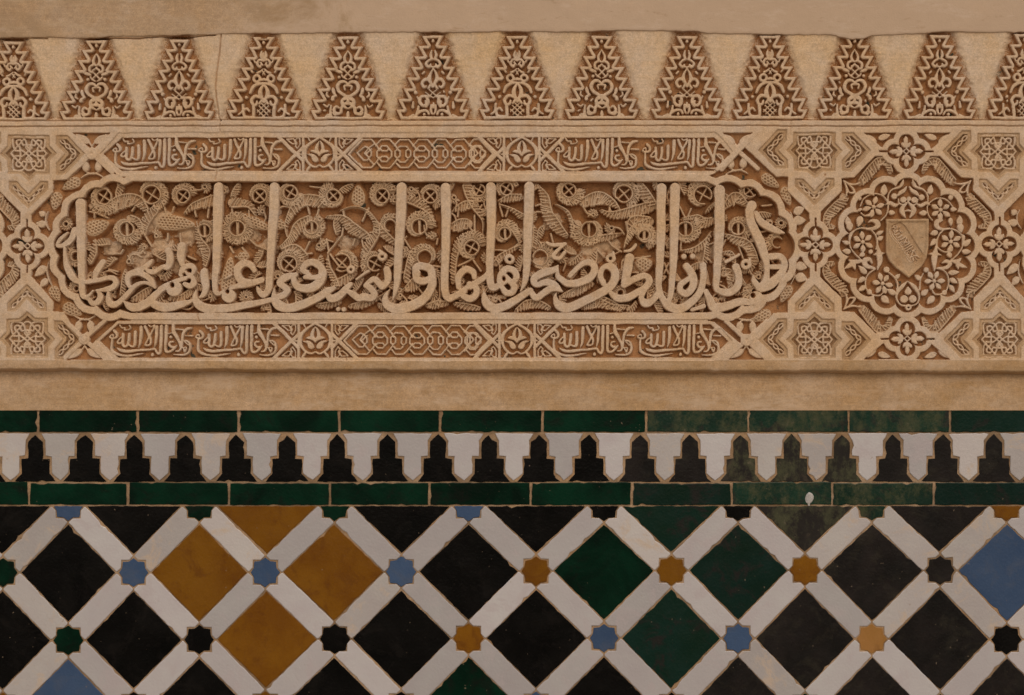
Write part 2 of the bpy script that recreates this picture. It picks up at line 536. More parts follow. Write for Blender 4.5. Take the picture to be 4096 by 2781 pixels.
LATT = [[(-45, 640, 9), (40, 725, 9)], [(-60, 680, 9), (10, 745, 9)], [(-20, 620, 9), (60, 700, 9)], [(45, 640, 9), (-40, 725, 9)], [(60, 680, 9), (-10, 745, 9)], [(20, 620, 9), (-60, 700, 9)]]
DES = {
    0: sym([(-18, 135, 10), (-24, 170, 22), (-16, 205, 18)], [(0, 222, 16), (-40, 215, 18), (-62, 250, 20), (-38, 278, 20), (-22, 252, 12)], [(-28, 240, 14), (-10, 262, 10)],
           [(-8, 300, 10), (-35, 325, 16), (-60, 335, 18)], [(-10, 350, 9), (10, 320, 9)], ring_pts(-66, 388, 30, 20, 60, 400), [(-40, 405, 14), (0, 395, 26)],
           [(0, 432, 18), (-60, 440, 24), (-105, 470, 26), (-128, 520, 20)], [(0, 440, 14), (-32, 490, 28), (-34, 540, 34), (-8, 585, 20)],
           [(-36, 560, 22), (-85, 552, 24), (-118, 590, 26), (-100, 632, 22), (-70, 625, 20), (-64, 598, 14)], [(-20, 592, 20), (-40, 620, 16)], [(0, 600, 26), (0, 602, 26)],
           [(-100, 640, 24), (-96, 720, 26), (-110, 745, 20), (-180, 738, 22), (-195, 690, 18), (-165, 665, 18), (-140, 690, 14)], [(-200, 630, 20), (-205, 690, 16), (-240, 720, 14)],
           [(-165, 560, 24), (-166, 562, 24)], [(-95, 210, 14), (-80, 240, 12)], [(-120, 310, 16), (-105, 330, 14)]) + [[(0, 42, 16), (0, 52, 22)], [(0, 150, 10), (0, 210, 10)]] + LATT,
    1: sym([(0, 128, 8), (-30, 185, 18), (-26, 222, 22), (-2, 240, 12)], [(-20, 228, 18), (-60, 250, 20), (-66, 290, 20), (-40, 305, 18), (-28, 280, 14)], [(0, 262, 14), (-26, 285, 16)],
           [(-30, 365, 12), (30, 305, 12)], [(-118, 312, 10), (-92, 318, 26), (-60, 330, 18)], [(-82, 372, 24), (-83, 373, 24)], [(-10, 390, 10), (-40, 372, 14), (-58, 352, 12)],
           [(0, 444, 14), (-28, 416, 22), (-72, 420, 26), (-98, 462, 28), (-82, 510, 26), (-30, 545, 24), (-10, 560, 16), (30, 580, 24)], [(0, 452, 12), (-34, 455, 16), (-28, 490, 12)],
           [(-8, 548, 18), (-52, 590, 26), (-46, 640, 26), (0, 668, 8)], [(0, 590, 20), (0, 618, 30)], [(-140, 478, 10), (-138, 500, 26), (-128, 530, 20), (-112, 548, 14), (-140, 562, 22), (-146, 582, 28)],
           [(-196, 520, 12), (-200, 545, 16), (-180, 560, 12)], [(0, 616, 30), (-30, 625, 24), (-62, 660, 24), (-70, 705, 22), (-110, 712, 22), (-132, 680, 22), (-112, 648, 20), (-86, 660, 14)],
           [(-70, 705, 20), (-120, 728, 14), (-140, 705, 10)], [(-160, 640, 12), (-165, 690, 20), (-160, 740, 24)], [(-215, 752, 14), (-190, 728, 22), (-150, 742, 18)], [(-230, 630, 12), (-200, 650, 14), (-180, 632, 12)]) + [[(0, 40, 18), (0, 50, 24)], [(0, 700, 18), (0, 728, 28)]],
    2: sym([(-16, 135, 10), (-26, 180, 22), (-12, 215, 18)], [(-14, 215, 18), (-50, 232, 18), (-68, 262, 20), (-40, 285, 22), (-26, 262, 12)], [(-30, 280, 16), (0, 290, 14)],
           [(0, 300, 10), (-26, 345, 18), (-38, 395, 32), (-14, 440, 20)], [(-32, 400, 26), (-80, 400, 24), (-104, 436, 24), (-84, 470, 22), (-62, 462, 14)], [(-20, 440, 14), (-36, 475, 20)], [(0, 458, 30), (0, 460, 30)],
           [(-50, 480, 9), (40, 560, 9)], [(-70, 520, 9), (0, 570, 9)], [(-30, 560, 14), (-60, 556, 22), (-112, 560, 24), (-128, 605, 26), (-100, 642, 24), (-70, 632, 18), (-74, 600, 14)], [(-60, 556, 22), (-50, 610, 26), (-70, 650, 22)],
           [(-165, 520, 30), (-166, 522, 28)], [(-128, 600, 14), (-150, 560, 12)], [(-190, 610, 14), (-195, 660, 22)], [(-20, 640, 20), (-22, 690, 18), (-8, 720, 12)], [(-140, 650, 16), (-150, 700, 22), (-170, 740, 20)],
           [(-40, 720, 16), (-60, 690, 20), (-110, 690, 22), (-150, 715, 18)], [(-85, 722, 22), (-86, 724, 22)], [(-230, 745, 14), (-190, 730, 18)], [(-85, 330, 16), (-100, 345, 16)]) + [[(0, 40, 16), (0, 50, 22)], [(0, 620, 14), (0, 660, 18)]],
}
for mi, (mx, mt, mb, mw, des) in enumerate(MERLONS):
    k, kv = mw / 350.0, (mb - mt) / 768.0
    def mp(p, mx=mx, mt=mt, k=k, kv=kv):
        return (mx + p[0] * k, mt + p[1] * kv) + tuple(v * k for v in p[2:])
    out = [mp(p) for p in MER_OUT]
    w = win(*bbox(out), m=60)
    if w is None:
        continue
    pid = part('merlon', T_MER, 'stucco')
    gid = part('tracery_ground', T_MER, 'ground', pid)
    tid = part('tracery', T_MER, 'stucco', pid)
    sd = poly_sd(WX[w], WY[w], out)
    # scooped hollow around the merlon
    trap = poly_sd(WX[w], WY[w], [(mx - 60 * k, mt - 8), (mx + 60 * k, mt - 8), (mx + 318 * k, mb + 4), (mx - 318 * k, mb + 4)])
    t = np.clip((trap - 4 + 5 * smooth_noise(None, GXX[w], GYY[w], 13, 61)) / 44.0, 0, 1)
    sc = -2.0 - 27.0 * (1 - t * t * (3 - 2 * t)) * np.clip((482 - WY[w]) / 10.0, 0, 1)
    zone = (GYY[w] < 480)
    H[w] = np.where(zone, np.minimum(H[w], sc), H[w])
    soil_shade = np.random.default_rng(62 + mi).random(sd.shape) * 34 + 7 * smooth_noise(None, GXX[w], GYY[w], 14, 63)
    LAB[w][zone & ((sd < 6) | (trap + soil_shade < 34))] = gid  # soil and soft shade of the hollow, dithered in as brown ground colour
    # pierced inside
    inn = zone & (sd < 0)
    H[w] = np.where(inn, np.minimum(H[w], -np.minimum(27, 22 + 2.0 * np.clip(-sd, 0, 4))), H[w])
    raise_sd(w, np.abs(sd + 5.2) - 5.6, -1.0, pid, slope=4.5, r=1.8)
    for s in DES[des]:
        stroke([(a, b, c_ * 1.15) for a, b, c_ in (mp(p) for p in s)], -2.8, tid, slope=4.0, r=1.8, n=4)

    # beads and commas between the scrolls
    rr = np.random.default_rng(100 + mi)
    for _ in range(420):
        x, y = rr.uniform(mx - mw, mx + mw), rr.uniform(mt + 30, mb - 12)
        ww = win(x, y, x, y, 8.5)
        if ww is None or H[ww].size < 20 or H[ww].max() > -15:
            continue
        if poly_sd(np.array([[x]], np.float32), np.array([[y]], np.float32), out)[0, 0] > -14:
            continue
        an = rr.uniform(0, 6.28)
        L = rr.uniform(2, 9)
        stroke([(x, y, rr.uniform(6.0, 8.5)), (x + L * math.cos(an), y + L * math.sin(an), 4.0)], -3.5, tid, slope=4, r=1.6, curve=False)

# ------------------------------------------------------------------ pieces used again and again
def quatre_sd(cx, cy, vert):
    def f(X, Y):
        a = np.abs(X - cx), np.abs(Y - cy)
        ux, uy = (a[0], a[1]) if vert else (a[1], a[0])
        d1 = np.hypot(ux / 1.0, uy - 46) - 30.0
        d2 = np.hypot(ux - 39, uy) - 30.5
        d0 = np.hypot(ux, uy) - 34
        return np.minimum(np.minimum(d1, d2), d0)
    return f

def quatrefoil(cx, cy, vert, owner):
    f = quatre_sd(cx, cy, vert)
    w = win(cx - 100, cy - 100, cx + 100, cy + 100)
    if w is None:
        return f
    q = part('quatrefoil', owner, 'ground')
    X, Y = WX[w], WY[w]
    sd = f(X, Y)
    a = (X - cx, Y - cy) if vert else (Y - cy, X - cx)
    slot = np.maximum(np.abs(a[0]) - 3.4, np.maximum(np.abs(a[1]) - 108, 60 - np.abs(a[1])))
    carve_sd(w, np.minimum(sd, slot), 27, q, 4.5, 2.0)
    for ang, far in ((0, vert), (90, not vert), (180, vert), (270, not vert)):
        pid = part('petal', owner, 'stucco', q)
        ca, sa = math.cos(math.radians(ang)), math.sin(math.radians(ang))
        k = 1.0 if far else 0.92
        def rp(p):
            x, y = p[0] * k / 5.81, p[1] * k / 5.81
            return (cx + x * ca - y * sa, cy + x * sa + y * ca)
        fill([rp(p) for p in [(-10, -405), (45, -335), (50, -240), (30, -170), (-35, -170), (-62, -240), (-66, -320)]], -4.5, pid, 4, 2, dome=1.5)
        fill([rp(p) for p in [(-130, -205), (-98, -240), (-40, -205), (0, -190), (50, -210), (112, -242), (122, -180), (80, -110), (10, -85), (-60, -100), (-115, -150)]], -2.5, pid, 4, 2, dome=1.0)
    dm = part('centre', owner, 'stucco', q)
    stroke([(cx, cy - 12, 5), (cx + 12, cy, 5), (cx, cy + 12, 5), (cx - 12, cy, 5)], -3, dm, curve=False, closed=True, r=1.5)
    return f

STAR = [(-85, -75), (85, -75), (85, -31), (114, 0), (86, 30), (84, 84), (32, 85), (0, 113), (-32, 84), (-84, 82), (-86, 28), (-115, 0), (-86, -30)]
def _q4(s):
    o = []
    for fx in (1, -1):
        for fy in (1, -1):
            o.append([(p[0] * fx, p[1] * fy) for p in s])
    return o
KNOT = (_q4([(0, -400), (60, -390), (180, -260), (325, -110), (425, 0)]) + _q4([(60, -205), (75, -290), (150, -385), (370, -385), (370, -150), (310, -110)])
        + _q4([(165, -250), (205, -312), (292, -300), (292, -212), (225, -150), (205, -90), (205, 0)]) + _q4([(0, -205), (80, -200), (145, -190), (165, -250)])
        + _q4([(-70, -150), (-50, -110), (70, 0), (160, 65), (205, 60), (320, 60)]) + _q4([(0, -120), (60, -205)]) + _q4([(0, -65), (65, 0)]))

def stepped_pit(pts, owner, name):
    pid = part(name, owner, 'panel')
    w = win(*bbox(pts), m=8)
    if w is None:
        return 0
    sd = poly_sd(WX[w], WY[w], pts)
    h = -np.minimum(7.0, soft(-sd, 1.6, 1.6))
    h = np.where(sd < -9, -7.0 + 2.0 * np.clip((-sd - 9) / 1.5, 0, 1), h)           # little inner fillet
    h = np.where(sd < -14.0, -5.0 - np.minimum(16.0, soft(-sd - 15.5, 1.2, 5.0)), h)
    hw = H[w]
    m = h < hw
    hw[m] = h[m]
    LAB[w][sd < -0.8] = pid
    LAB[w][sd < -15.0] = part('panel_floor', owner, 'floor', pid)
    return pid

def star_panel(cx, cy, up, owner):
    f = -1 if up else 1
    pid = stepped_pit([(cx + x, cy + y * f) for x, y in STAR], owner, 'star_panel')
    if pid:
        kid = part('interlace', owner, 'stucco', pid)
        for s in KNOT:
            stroke([(cx + x / 5.81 * 0.98, cy + y / 5.81 * 0.98 * f, 6.6) for x, y in s], -6.5, kid, slope=3.0, r=1.8, n=3)

CHEV = [(107, -74), (157, -74), (228, 0), (147, 86), (109, 85), (108, 40), (142, 0), (107, -37)]
def braid(a, b, owner, pid, kid, nw=3.0, amp=6.8):
    L = math.hypot(b[0] - a[0], b[1] - a[1])
    tx, ty = (b[0] - a[0]) / L, (b[1] - a[1]) / L
    for ph in (1, -1):
        pts = []
        for k in range(25):
            t = k / 24
            o = amp * ph * abs(math.sin(math.pi * nw * t)) ** 0.8 * (1 if math.sin(math.pi * nw * t) >= 0 else -1)
            pts.append((a[0] + tx * L * t - ty * o, a[1] + ty * L * t + tx * o, 5.2))
        stroke(pts, -6.8, kid, slope=3.0, r=1.6, curve=False)

def chevron(cx, cy, direction, owner):
    """direction 0 right, 1 down, 2 left, 3 up; measured from the centre of the star it springs from"""
    ca, sa = [(1, 0), (0, 1), (-1, 0), (0, -1)][direction]
    def rp(p):
        return (cx + p[0] * ca - p[1] * sa, cy + p[0] * sa + p[1] * ca)
    pts = CHEV
    if direction in (1, 3):
        pts = [(110, -80), (144, -80), (222, 0), (144, 80), (110, 80), (110, 45), (158, 0), (110, -46)]
    pid = stepped_pit([rp(p) for p in pts], owner, 'chevron_panel')
    if pid:
        kid = part('braid', owner, 'stucco', pid)
        mid = 186 if direction in (0, 2) else 191
        a, b, c_ = rp((124, -60)), rp((mid, 0)), rp((124, 64))
        braid(a, b, owner, pid, kid)
        braid(c_, b, owner, pid, kid)

def feather(pts, top, lab, body=None, step=9.5, fw=4.4, lean=0.55, side=1):
    """acanthus spray: a rib along one edge, curled fingers leaning across to the other"""
    p = catmull(pts, 8)
    stroke([(a, b, c_ * 0.86) for a, b, c_ in p], top - 13.0, body if body else lab, slope=2.4, r=2.5, curve=False)
    acc, cnt = 0.0, 0
    rib = []
    for a, b in zip(p[:-1], p[1:]):
        dx, dy = b[0] - a[0], b[1] - a[1]
        L = math.hypot(dx, dy)
        if L < 1e-6:
            continue
        tx, ty = dx / L, dy / L
        nx_, ny_ = -ty * side, tx * side
        hw = b[2] / 2
        rib.append((b[0] - nx_ * hw * 0.88, b[1] - ny_ * hw * 0.88, min(5.0, 2.5 + hw * 0.2)))
        acc += L
        if acc < step or hw < 5:
            continue
        acc = 0.0
        cnt += 1
        def pt(u, s, wd):
            return (b[0] + nx_ * hw * u - tx * hw * s, b[1] + ny_ * hw * u - ty * hw * s, wd)
        if cnt % 4 == 2 and hw > 13:
            stroke([pt(-0.8, -0.25, fw * 0.7), pt(-0.1, 0.05, fw * 0.9)], top, lab, slope=3.2, r=1.3, curve=False)
            stroke([pt(-0.05, lean * 0.2 - 0.20, fw * 0.9), pt(0.85, lean * 0.8 - 0.24, fw * 0.9), pt(0.85, lean * 0.8 + 0.30, fw * 0.9), pt(-0.05, lean * 0.2 + 0.28, fw * 0.9)], top, lab, slope=3.2, r=1.3, curve=False, closed=True)
            acc = -step * 0.35
        else:
            stroke([pt(-0.85, -0.35, fw * 0.7), pt(-0.2, -0.05, fw), pt(0.45, lean * 0.45, fw * 1.1), pt(0.98, lean, fw * 1.05)], top, lab, slope=3.2, r=1.4, n=3)
    if len(rib) > 2:
        stroke(rib, top + 1, lab, slope=3.2, r=1.4, curve=False)

def spray(pts, lab, top, w_):
    stroke([(a, b, w_) for a, b in [q[:2] for q in pts]], top, lab, slope=3, r=1.8)

# ------------------------------------------------------------------ medallion panel
def medallion(dx, owner, full=True):
    mx, my = 3630.0 + dx, 981.0
    def Q(f):
        return lambda pts: [(p[0] + dx,) + tuple(p[1:]) for p in f(pts)]
    b5, a4 = Q(B5), Q(A4)
    M1, M2 = Q(frame(3340, 690, 4.007)), Q(frame(3340, 960, 4.007))
    def med_sd(X, Y):
        d = np.hypot(X - mx, Y - my) - 236
        ang = np.arctan2(Y - my, X - mx)
        k = np.round(ang / (math.pi / 8)) * (math.pi / 8)
        lx, ly = mx + 223 * np.cos(k), my + 223 * np.sin(k)
        return np.minimum(d, np.hypot(X - lx, Y - ly) - 47)
    qs = [quatrefoil(3262 + dx, 979, True, owner), quatrefoil(3999 + dx, 977, True, owner),
          quatrefoil(3625 + dx, 606, False, owner), quatrefoil(3631 + dx, 1356, False, owner)]
    # corner spandrels
    g = part('spandrel_ground', owner, 'ground')
    F_ = [(628, 80), (742, 70), (942, -126), (1538, -126), (1738, 70), (1850, 80), (1850, 195), (2045, 392), (2045, 992), (1850, 1192), (1850, 1312), (1738, 1320), (1538, 1512), (942, 1512), (742, 1320), (628, 1312), (628, 1192), (432, 992), (432, 392), (628, 195)]
    carve(b5(F_), 30, g, 3.2, 2.2, minus=[lambda X, Y: med_sd(X, Y) - 24] + [(lambda X, Y, f=f: f(X, Y) - 23) for f in qs])
    for sgn, yy in ((1, 531.0), (-1, 1438.0)):
        tri = [(3096 + dx + u / 2.321, yy + sgn * v / 2.321) for u, v in ((832, 0), (1640, 0), (1236, 330))]
        tid = part('leaf_triangle', owner, 'ground')
        carve(tri, 22, tid, 3.2, 2.0, minus=[lambda X, Y, f=qs[2 if sgn > 0 else 3]: f(X, Y) - 23])
        t2 = part('leaf_triangle', owner, 'ground')
        LAB[(LAB == tid) & (GXX > mx - 4)] = t2
        for m_ in (1, -1):
            lf = part('leaf', owner, 'stucco', tid if m_ > 0 else t2)
            ox = mx + m_ * -122
            leaf((ox - m_ * 40, yy + sgn * 6), (ox - m_ * 2, yy + sgn * 40), 17, -3, lf)
            leaf((ox + m_ * 55, yy + sgn * 8), (ox + m_ * 4, yy + sgn * 24), 24, -2, lf)
    # medallion ground
    g2 = part('medallion_ground', owner, 'ground')
    w = win(mx - 290, my - 290, mx + 290, my + 290)
    if w is None:
        return
    carve_sd(w, med_sd(WX[w], WY[w]), 30, g2, 3.6, 2.2)
    ring = part('scalloped_ring', owner, 'stucco')
    sdm = med_sd(WX[w], WY[w])
    LAB[w][(sdm > 0.5) & (sdm < 23)] = ring
    # acanthus sprays in the spandrels, four corners mirrored
    for fx in (1, -1):
        for fy in (1, -1):
            def mir(pts):
                return [(mx + fx * (p[0] - mx), my + fy * (p[1] - my)) + tuple(p[2:]) for p in pts]
            ac = part('acanthus_leaf', owner, 'leafwork')
            feather(side=fx * fy, pts=mir(b5([(805, 118, 62), (870, 50, 92), (940, -30, 96), (985, -75, 84), (1050, -60, 60), (1085, 20, 42)])), top=-6, lab=ac, step=8.5)
            feather(side=-fx * fy, pts=mir(b5([(645, 240, 60), (640, 290, 92), (560, 370, 96), (500, 440, 84), (500, 510, 60), (560, 525, 40)])), top=-6, lab=ac, step=8.5)
            bs = part('corner_bud', owner, 'stucco')
            stroke(mir(b5([(648, 100, 8), (690, 125, 20), (740, 132, 16), (800, 122, 10)])), -3, bs)
            stroke(mir(b5([(645, 100, 8), (672, 150, 16), (680, 200, 18), (668, 240, 8)])), -3, bs)
            stroke(mir(b5([(690, 130, 10), (735, 170, 18), (748, 205, 22), (700, 205, 12), (680, 160, 10)])), -3, bs)
    if not full:
        return
    sc = part('scroll', owner, 'stucco', g2)
    def ss(f, pts, top=-3.0, lab=None):
        stroke(f(pts), top, lab or sc, slope=4.2, r=1.8)
    def mm(f, pts, ax=1172):
        ss(f, pts)
        ss(f, [(2 * ax - p[0],) + tuple(p[1:]) for p in pts])
    # scroll lines
    for pts in ([(745, 770, 20), (830, 670, 20), (855, 540, 22), (830, 450, 22), (760, 370, 20), (650, 340, 20), (560, 360, 20), (460, 430, 20), (415, 540, 20)],
                [(430, 650, 20), (490, 695, 22), (600, 670, 60), (590, 620, 30)], [(1570, 770, 20), (1500, 660, 20), (1490, 540, 20), (1580, 430, 20), (1690, 405, 20), (1800, 440, 22), (1870, 520, 20), (1890, 560, 20)],
                [(550, 900, 25), (430, 895, 22), (330, 930, 20), (260, 1000, 50), (240, 1100, 20), (262, 1210, 20), (330, 1310, 22), (430, 1410, 24)], [(600, 930, 22), (660, 1010, 22), (685, 1120, 26), (660, 1230, 20)],
                [(540, 800, 16), (600, 772, 40), (680, 795, 76), (690, 850, 78), (620, 895, 54), (520, 905, 30)], [(1720, 765, 40), (1645, 790, 76), (1640, 860, 74), (1720, 910, 42), (1850, 900, 24), (1960, 940, 22), (2030, 1000, 24), (2060, 1040, 60), (2050, 1150, 22), (2030, 1230, 22), (1970, 1310, 22), (1870, 1400, 24)],
                [(1740, 930, 22), (1680, 1000, 22), (1640, 1110, 26), (1650, 1200, 22), (1760, 1270, 22), (1850, 1260, 26)]):
        ss(M1, pts)
    mm(M1, [(850, 470, 22), (858, 360, 22), (920, 275, 24), (1035, 235, 40), (1080, 180, 56), (1098, 112, 14)])
    mm(M1, [(1010, 370, 30), (1050, 325, 62), (1110, 290, 58), (1150, 225, 16)])
    mm(M1, [(1018, 430, 22), (1030, 495, 22), (1090, 522, 24), (1150, 490, 22), (1178, 465, 18)])
    mm(M1, [(812, 518, 12), (880, 490, 50), (960, 530, 56), (1030, 505, 12)])
    mm(M1, [(1160, 500, 12), (1090, 560, 64), (1078, 625, 80), (1140, 730, 12)])
    ss(M1, [(1135, 618, 20), (1180, 606, 26), (1225, 620, 20)])
    for x, y, rr in ((950, 385, 48), (1392, 395, 48), (1095, 440, 48), (1272, 440, 48), (1185, 425, 36), (400, 415, 30), (1860, 395, 42)):
        q = M1([(x, y)])[0]
        disc(q[0], q[1], rr / 4.007, -2.5, sc, 4.2, 1.8)
    for pts in ([(680, 60, 24), (700, 150, 50), (710, 220, 88), (724, 330, 84), (690, 480, 20)], [(1640, 60, 24), (1622, 150, 50), (1612, 220, 88), (1600, 340, 84), (1604, 495, 16)],
                [(620, 235, 8), (700, 220, 60), (800, 212, 8)], [(1512, 225, 8), (1610, 220, 60), (1712, 242, 8)], [(600, 372, 26), (560, 312, 60), (490, 330, 84), (500, 410, 74), (640, 462, 36)],
                [(655, 470, 22), (550, 540, 22), (500, 640, 22), (502, 760, 22), (560, 850, 24), (700, 890, 22), (770, 850, 20), (790, 800, 50)], [(860, 515, 22), (960, 600, 24), (1008, 700, 24), (1000, 850, 28)],
                [(225, 325, 10), (320, 355, 66), (440, 342, 40)], [(155, 470, 8), (250, 405, 76), (300, 380, 50)], [(335, 485, 8), (315, 420, 60), (300, 370, 50)],
                [(1730, 362, 26), (1795, 338, 60), (1850, 380, 62), (1790, 440, 54), (1640, 450, 22)], [(1640, 452, 22), (1740, 480, 22), (1810, 560, 22), (1832, 680, 22), (1790, 800, 24)], [(1420, 540, 22), (1370, 650, 22), (1360, 800, 26)],
                [(1555, 790, 18), (1610, 870, 24), (1760, 850, 24)], [(1860, 330, 20), (1960, 340, 72), (2032, 288, 10)], [(1982, 468, 8), (1970, 400, 60), (1960, 350, 50)], [(2125, 442, 8), (2040, 410, 60), (1970, 370, 50)],
                [(1170, 655, 12), (1075, 750, 62), (1008, 850, 44), (996, 945, 26), (1060, 1040, 24), (1172, 1062, 26), (1290, 1040, 24), (1350, 950, 26), (1336, 850, 44), (1272, 748, 62), (1172, 655, 12)]):
        ss(M2, pts)
    for x, y, rr in ((1112, 950, 60), (1245, 950, 60), (575, 185, 36), (828, 472, 46), (1470, 480, 42), (556, 832, 42), (1756, 842, 42), (1556, 752, 40)):
        q = M2([(x, y)])[0]
        disc(q[0], q[1], rr / 4.007, -2.5, sc, 4.2, 1.8)
    q = M2([(1182, 1085)])[0]
    disc(q[0], q[1], 13, -3, sc, 4, 1.8, hole=4.5)
    # leaves: (frame, tip, base, width)
    for f, tip, base, wd in ((M1, (795, 185), (785, 372), 108), (M1, (1548, 192), (1515, 352), 98), (M1, (196, 698), (232, 860), 100), (M1, (380, 882), (425, 695), 112), (M1, (2000, 688), (2005, 850), 98),
                             (M1, (255, 945), (235, 800), 110), (M1, (2030, 970), (2005, 820), 110), (M1, (1875, 862), (1850, 720), 76), (M1, (968, 660), (858, 645), 80), (M1, (1352, 658), (1482, 645), 84),
                             (M1, (788, 938), (664, 988), 66), (M1, (780, 1028), (690, 1075), 80), (M1, (1530, 985), (1665, 955), 88), (M1, (1525, 1172), (1632, 1068), 84), (M1, (120, 1098), (240, 1140), 66), (M1, (2192, 1075), (2058, 1175), 96),
                             (M1, (350, 620), (445, 580), 50), (M1, (1962, 592), (1845, 588), 68), (M1, (1690, 748), (1692, 655), 84), 
                             (M2, (122, 168), (260, 195), 96), (M2, (392, 262), (480, 215), 80), (M2, (388, 415), (515, 545), 86), (M2, (368, 680), (490, 600), 80), (M2, (380, 825), (495, 728), 84), (M2, (835, 785), (985, 875), 92),
                             (M2, (885, 1015), (748, 898), 108), (M2, (1478, 1035), (1585, 900), 108), (M2, (1502, 798), (1378, 885), 96), (M2, (1282, 562), (1380, 630), 76), (M2, (1052, 548), (968, 615), 70), (M2, (2004, 515), (1815, 525), 84),
                             (M2, (1968, 695), (1850, 612), 76), (M2, (1918, 842), (1845, 715), 72), (M2, (2196, 192), (2035, 185), 84), (M2, (1852, 100), (1845, 190), 90), (M2, (1868, 285), (1815, 195), 80), (M2, (1172, 745), (1178, 890), 108)):
        a, b = f([tip])[0], f([base])[0]
        leaf(a, b, wd / 4.007, -2.5, sc, 4.2, 1.8, dome=0.8)
    # six blossoms
    for f, c_, a0 in ((M1, (625, 555), -75), (M1, (1695, 600), -90), (M1, (450, 1110), -92), (M1, (1860, 1110), -88), (M2, (770, 700), -112), (M2, (1598, 655), -65)):
        bl = part('blossom', owner, 'stucco', g2)
        q = f([c_])[0]
        for k in range(6):
            an = math.radians(a0 + 60 * k + random.uniform(-4, 4))
            rr = random.uniform(40, 47)
            leaf((q[0] + rr * math.cos(an), q[1] + rr * math.sin(an)), (q[0] + 8 * math.cos(an), q[1] + 8 * math.sin(an)), 19.5, -2.5, bl, 4, 1.6, dome=1.0, bulge=0.4)
        disc(q[0], q[1], 7.5, -1.0, bl, 4, 1.8, dome=1)
    # shield
    sh = part('shield', owner, 'panel')
    SHP = M1([(822, 752), (1512, 745), (1508, 1000)]) + M2([(1500, 140), (1482, 290), (1400, 425), (1190, 605), (985, 452), (868, 325), (822, 205)])
    w = win(*bbox(SHP))
    sd = poly_sd(WX[w], WY[w], SHP)
    raise_sd(w, sd, -1.0, sh, 4, 2.2)
    H[w] = np.where(sd < -6, np.minimum(H[w], -1.0 - 6.5 * np.clip((-sd - 7) / 7, 0, 1)), H[w])
    bend = M1([(905, 850), (1050, 790), (1130, 850)]) + M2([(1425, 225), (1400, 330), (1290, 405), (1250, 360)]) + M1([(1080, 1170), (900, 960)])
    bd = part('bend', owner, 'panel', sh)
    sdb = poly_sd(WX[w], WY[w], bend)
    H[w] = np.where(sdb < 0, H[w] - 6.0 * np.clip(-sdb / 2.5, 0, 1), H[w])
    LAB[w][sdb < -0.5] = bd
    tl = part('lettering', owner, 'stucco', bd)
    an = math.radians(55.5)
    motto(None, None, -4.5, tl, xf=lambda u, v: (mx - 42 + (u * 0.5 * math.cos(an) - v * 0.40 * math.sin(an)), my - 92 + (u * 0.5 * math.sin(an) + v * 0.40 * math.cos(an))), ws=0.42, slope=3)

# ------------------------------------------------------------------ the small motto, traced once
MOTTO = [
    [(240, 270, 56), (300, 340, 58), (298, 420, 50), (220, 448, 40), (140, 420, 36), (170, 370, 30), (215, 360, 30), (218, 405, 26)],
    [(200, 450, 40), (190, 650, 46), (212, 742, 60), (300, 802, 60), (420, 840, 46), (600, 850, 50), (800, 820, 36), (950, 795, 12)],
    [(320, 670, 12), (400, 722, 60), (560, 745, 65), (800, 720, 56), (1050, 705, 46), (1200, 692, 46), (1238, 750, 46), (1290, 797, 50), (1332, 740, 60), (1345, 450, 70), (1355, 165, 66)],
    [(340, 558, 36), (325, 528, 36), (390, 450, 34), (432, 430, 30), (440, 505, 34), (398, 556, 36), (340, 560, 36)],
    [(450, 350, 58), (455, 480, 55), (450, 590, 55), (502, 640, 50), (560, 600, 55), (590, 480, 60), (600, 350, 58)], [(600, 600, 40), (660, 622, 18)], [(742, 300, 66), (730, 600, 58), (640, 628, 34)],
    [(375, 140, 26), (412, 200, 30), (490, 202, 30), (492, 252, 30), (600, 240, 26), (632, 200, 28), (602, 150, 26)],
    [(880, 190, 68), (880, 350, 70), (860, 550, 50), (815, 668, 12)],
    [(975, 170, 56), (1040, 320, 56), (1080, 410, 56), (1112, 480, 46), (1090, 592, 40), (980, 610, 36), (1000, 550, 36), (1050, 470, 36), (1080, 400, 46), (1150, 270, 40), (1192, 170, 36)],
    [(1245, 180, 68), (1240, 350, 65), (1220, 550, 46), (1190, 662, 10)], [(1060, 140, 22), (1110, 180, 26), (1190, 142, 26)],
    [(1465, 160, 68), (1460, 450, 65), (1450, 650, 56), (1472, 750, 56), (1560, 752, 50), (1640, 692, 50), (1705, 615, 30)],
    [(1632, 520, 34), (1560, 530, 42), (1540, 590, 46), (1590, 640, 50), (1660, 645, 46)],
    [(1630, 130, 58), (1640, 280, 86), (1720, 420, 70), (1790, 560, 46), (1800, 640, 40)], [(2060, 200, 44), (1950, 230, 62), (1870, 330, 62), (1840, 480, 52), (1822, 640, 50), (1770, 730, 40), (1690, 742, 24)],
    [(1700, 225, 30), (1860, 240, 30)], [(1520, 335, 24), (1620, 305, 26)], [(1920, 380, 26), (2090, 386, 36)],
    [(1890, 500, 30), (1950, 502, 36), (2020, 560, 46), (2030, 700, 50), (1980, 790, 50), (1850, 830, 40), (1650, 820, 22)], [(1900, 520, 26), (1990, 600, 28)],
    [(1850, 660, 18), (1940, 660, 22), (1912, 755, 40), (1875, 670, 30)], [(1575, 412, 62), (1576, 416, 62)], [(1145, 812, 60), (1146, 828, 66)],
]
def motto(x0, y0, top, lab, xf=None, ws=1.0, slope=3.6, kx=1.0):
    for s in MOTTO:
        pts = []
        for u, v, wd in s:
            u, v, wd = (u - 100) / 5.81, (v - 120) / 5.81, wd / 5.81
            if xf:
                p = xf(u, v)
                pts.append((p[0], p[1], max(wd * ws, 2.4)))
            else:
                pts.append((x0 + u * kx, y0 + v, wd))
        stroke(pts, top, lab, slope=slope, r=1.8, n=4)

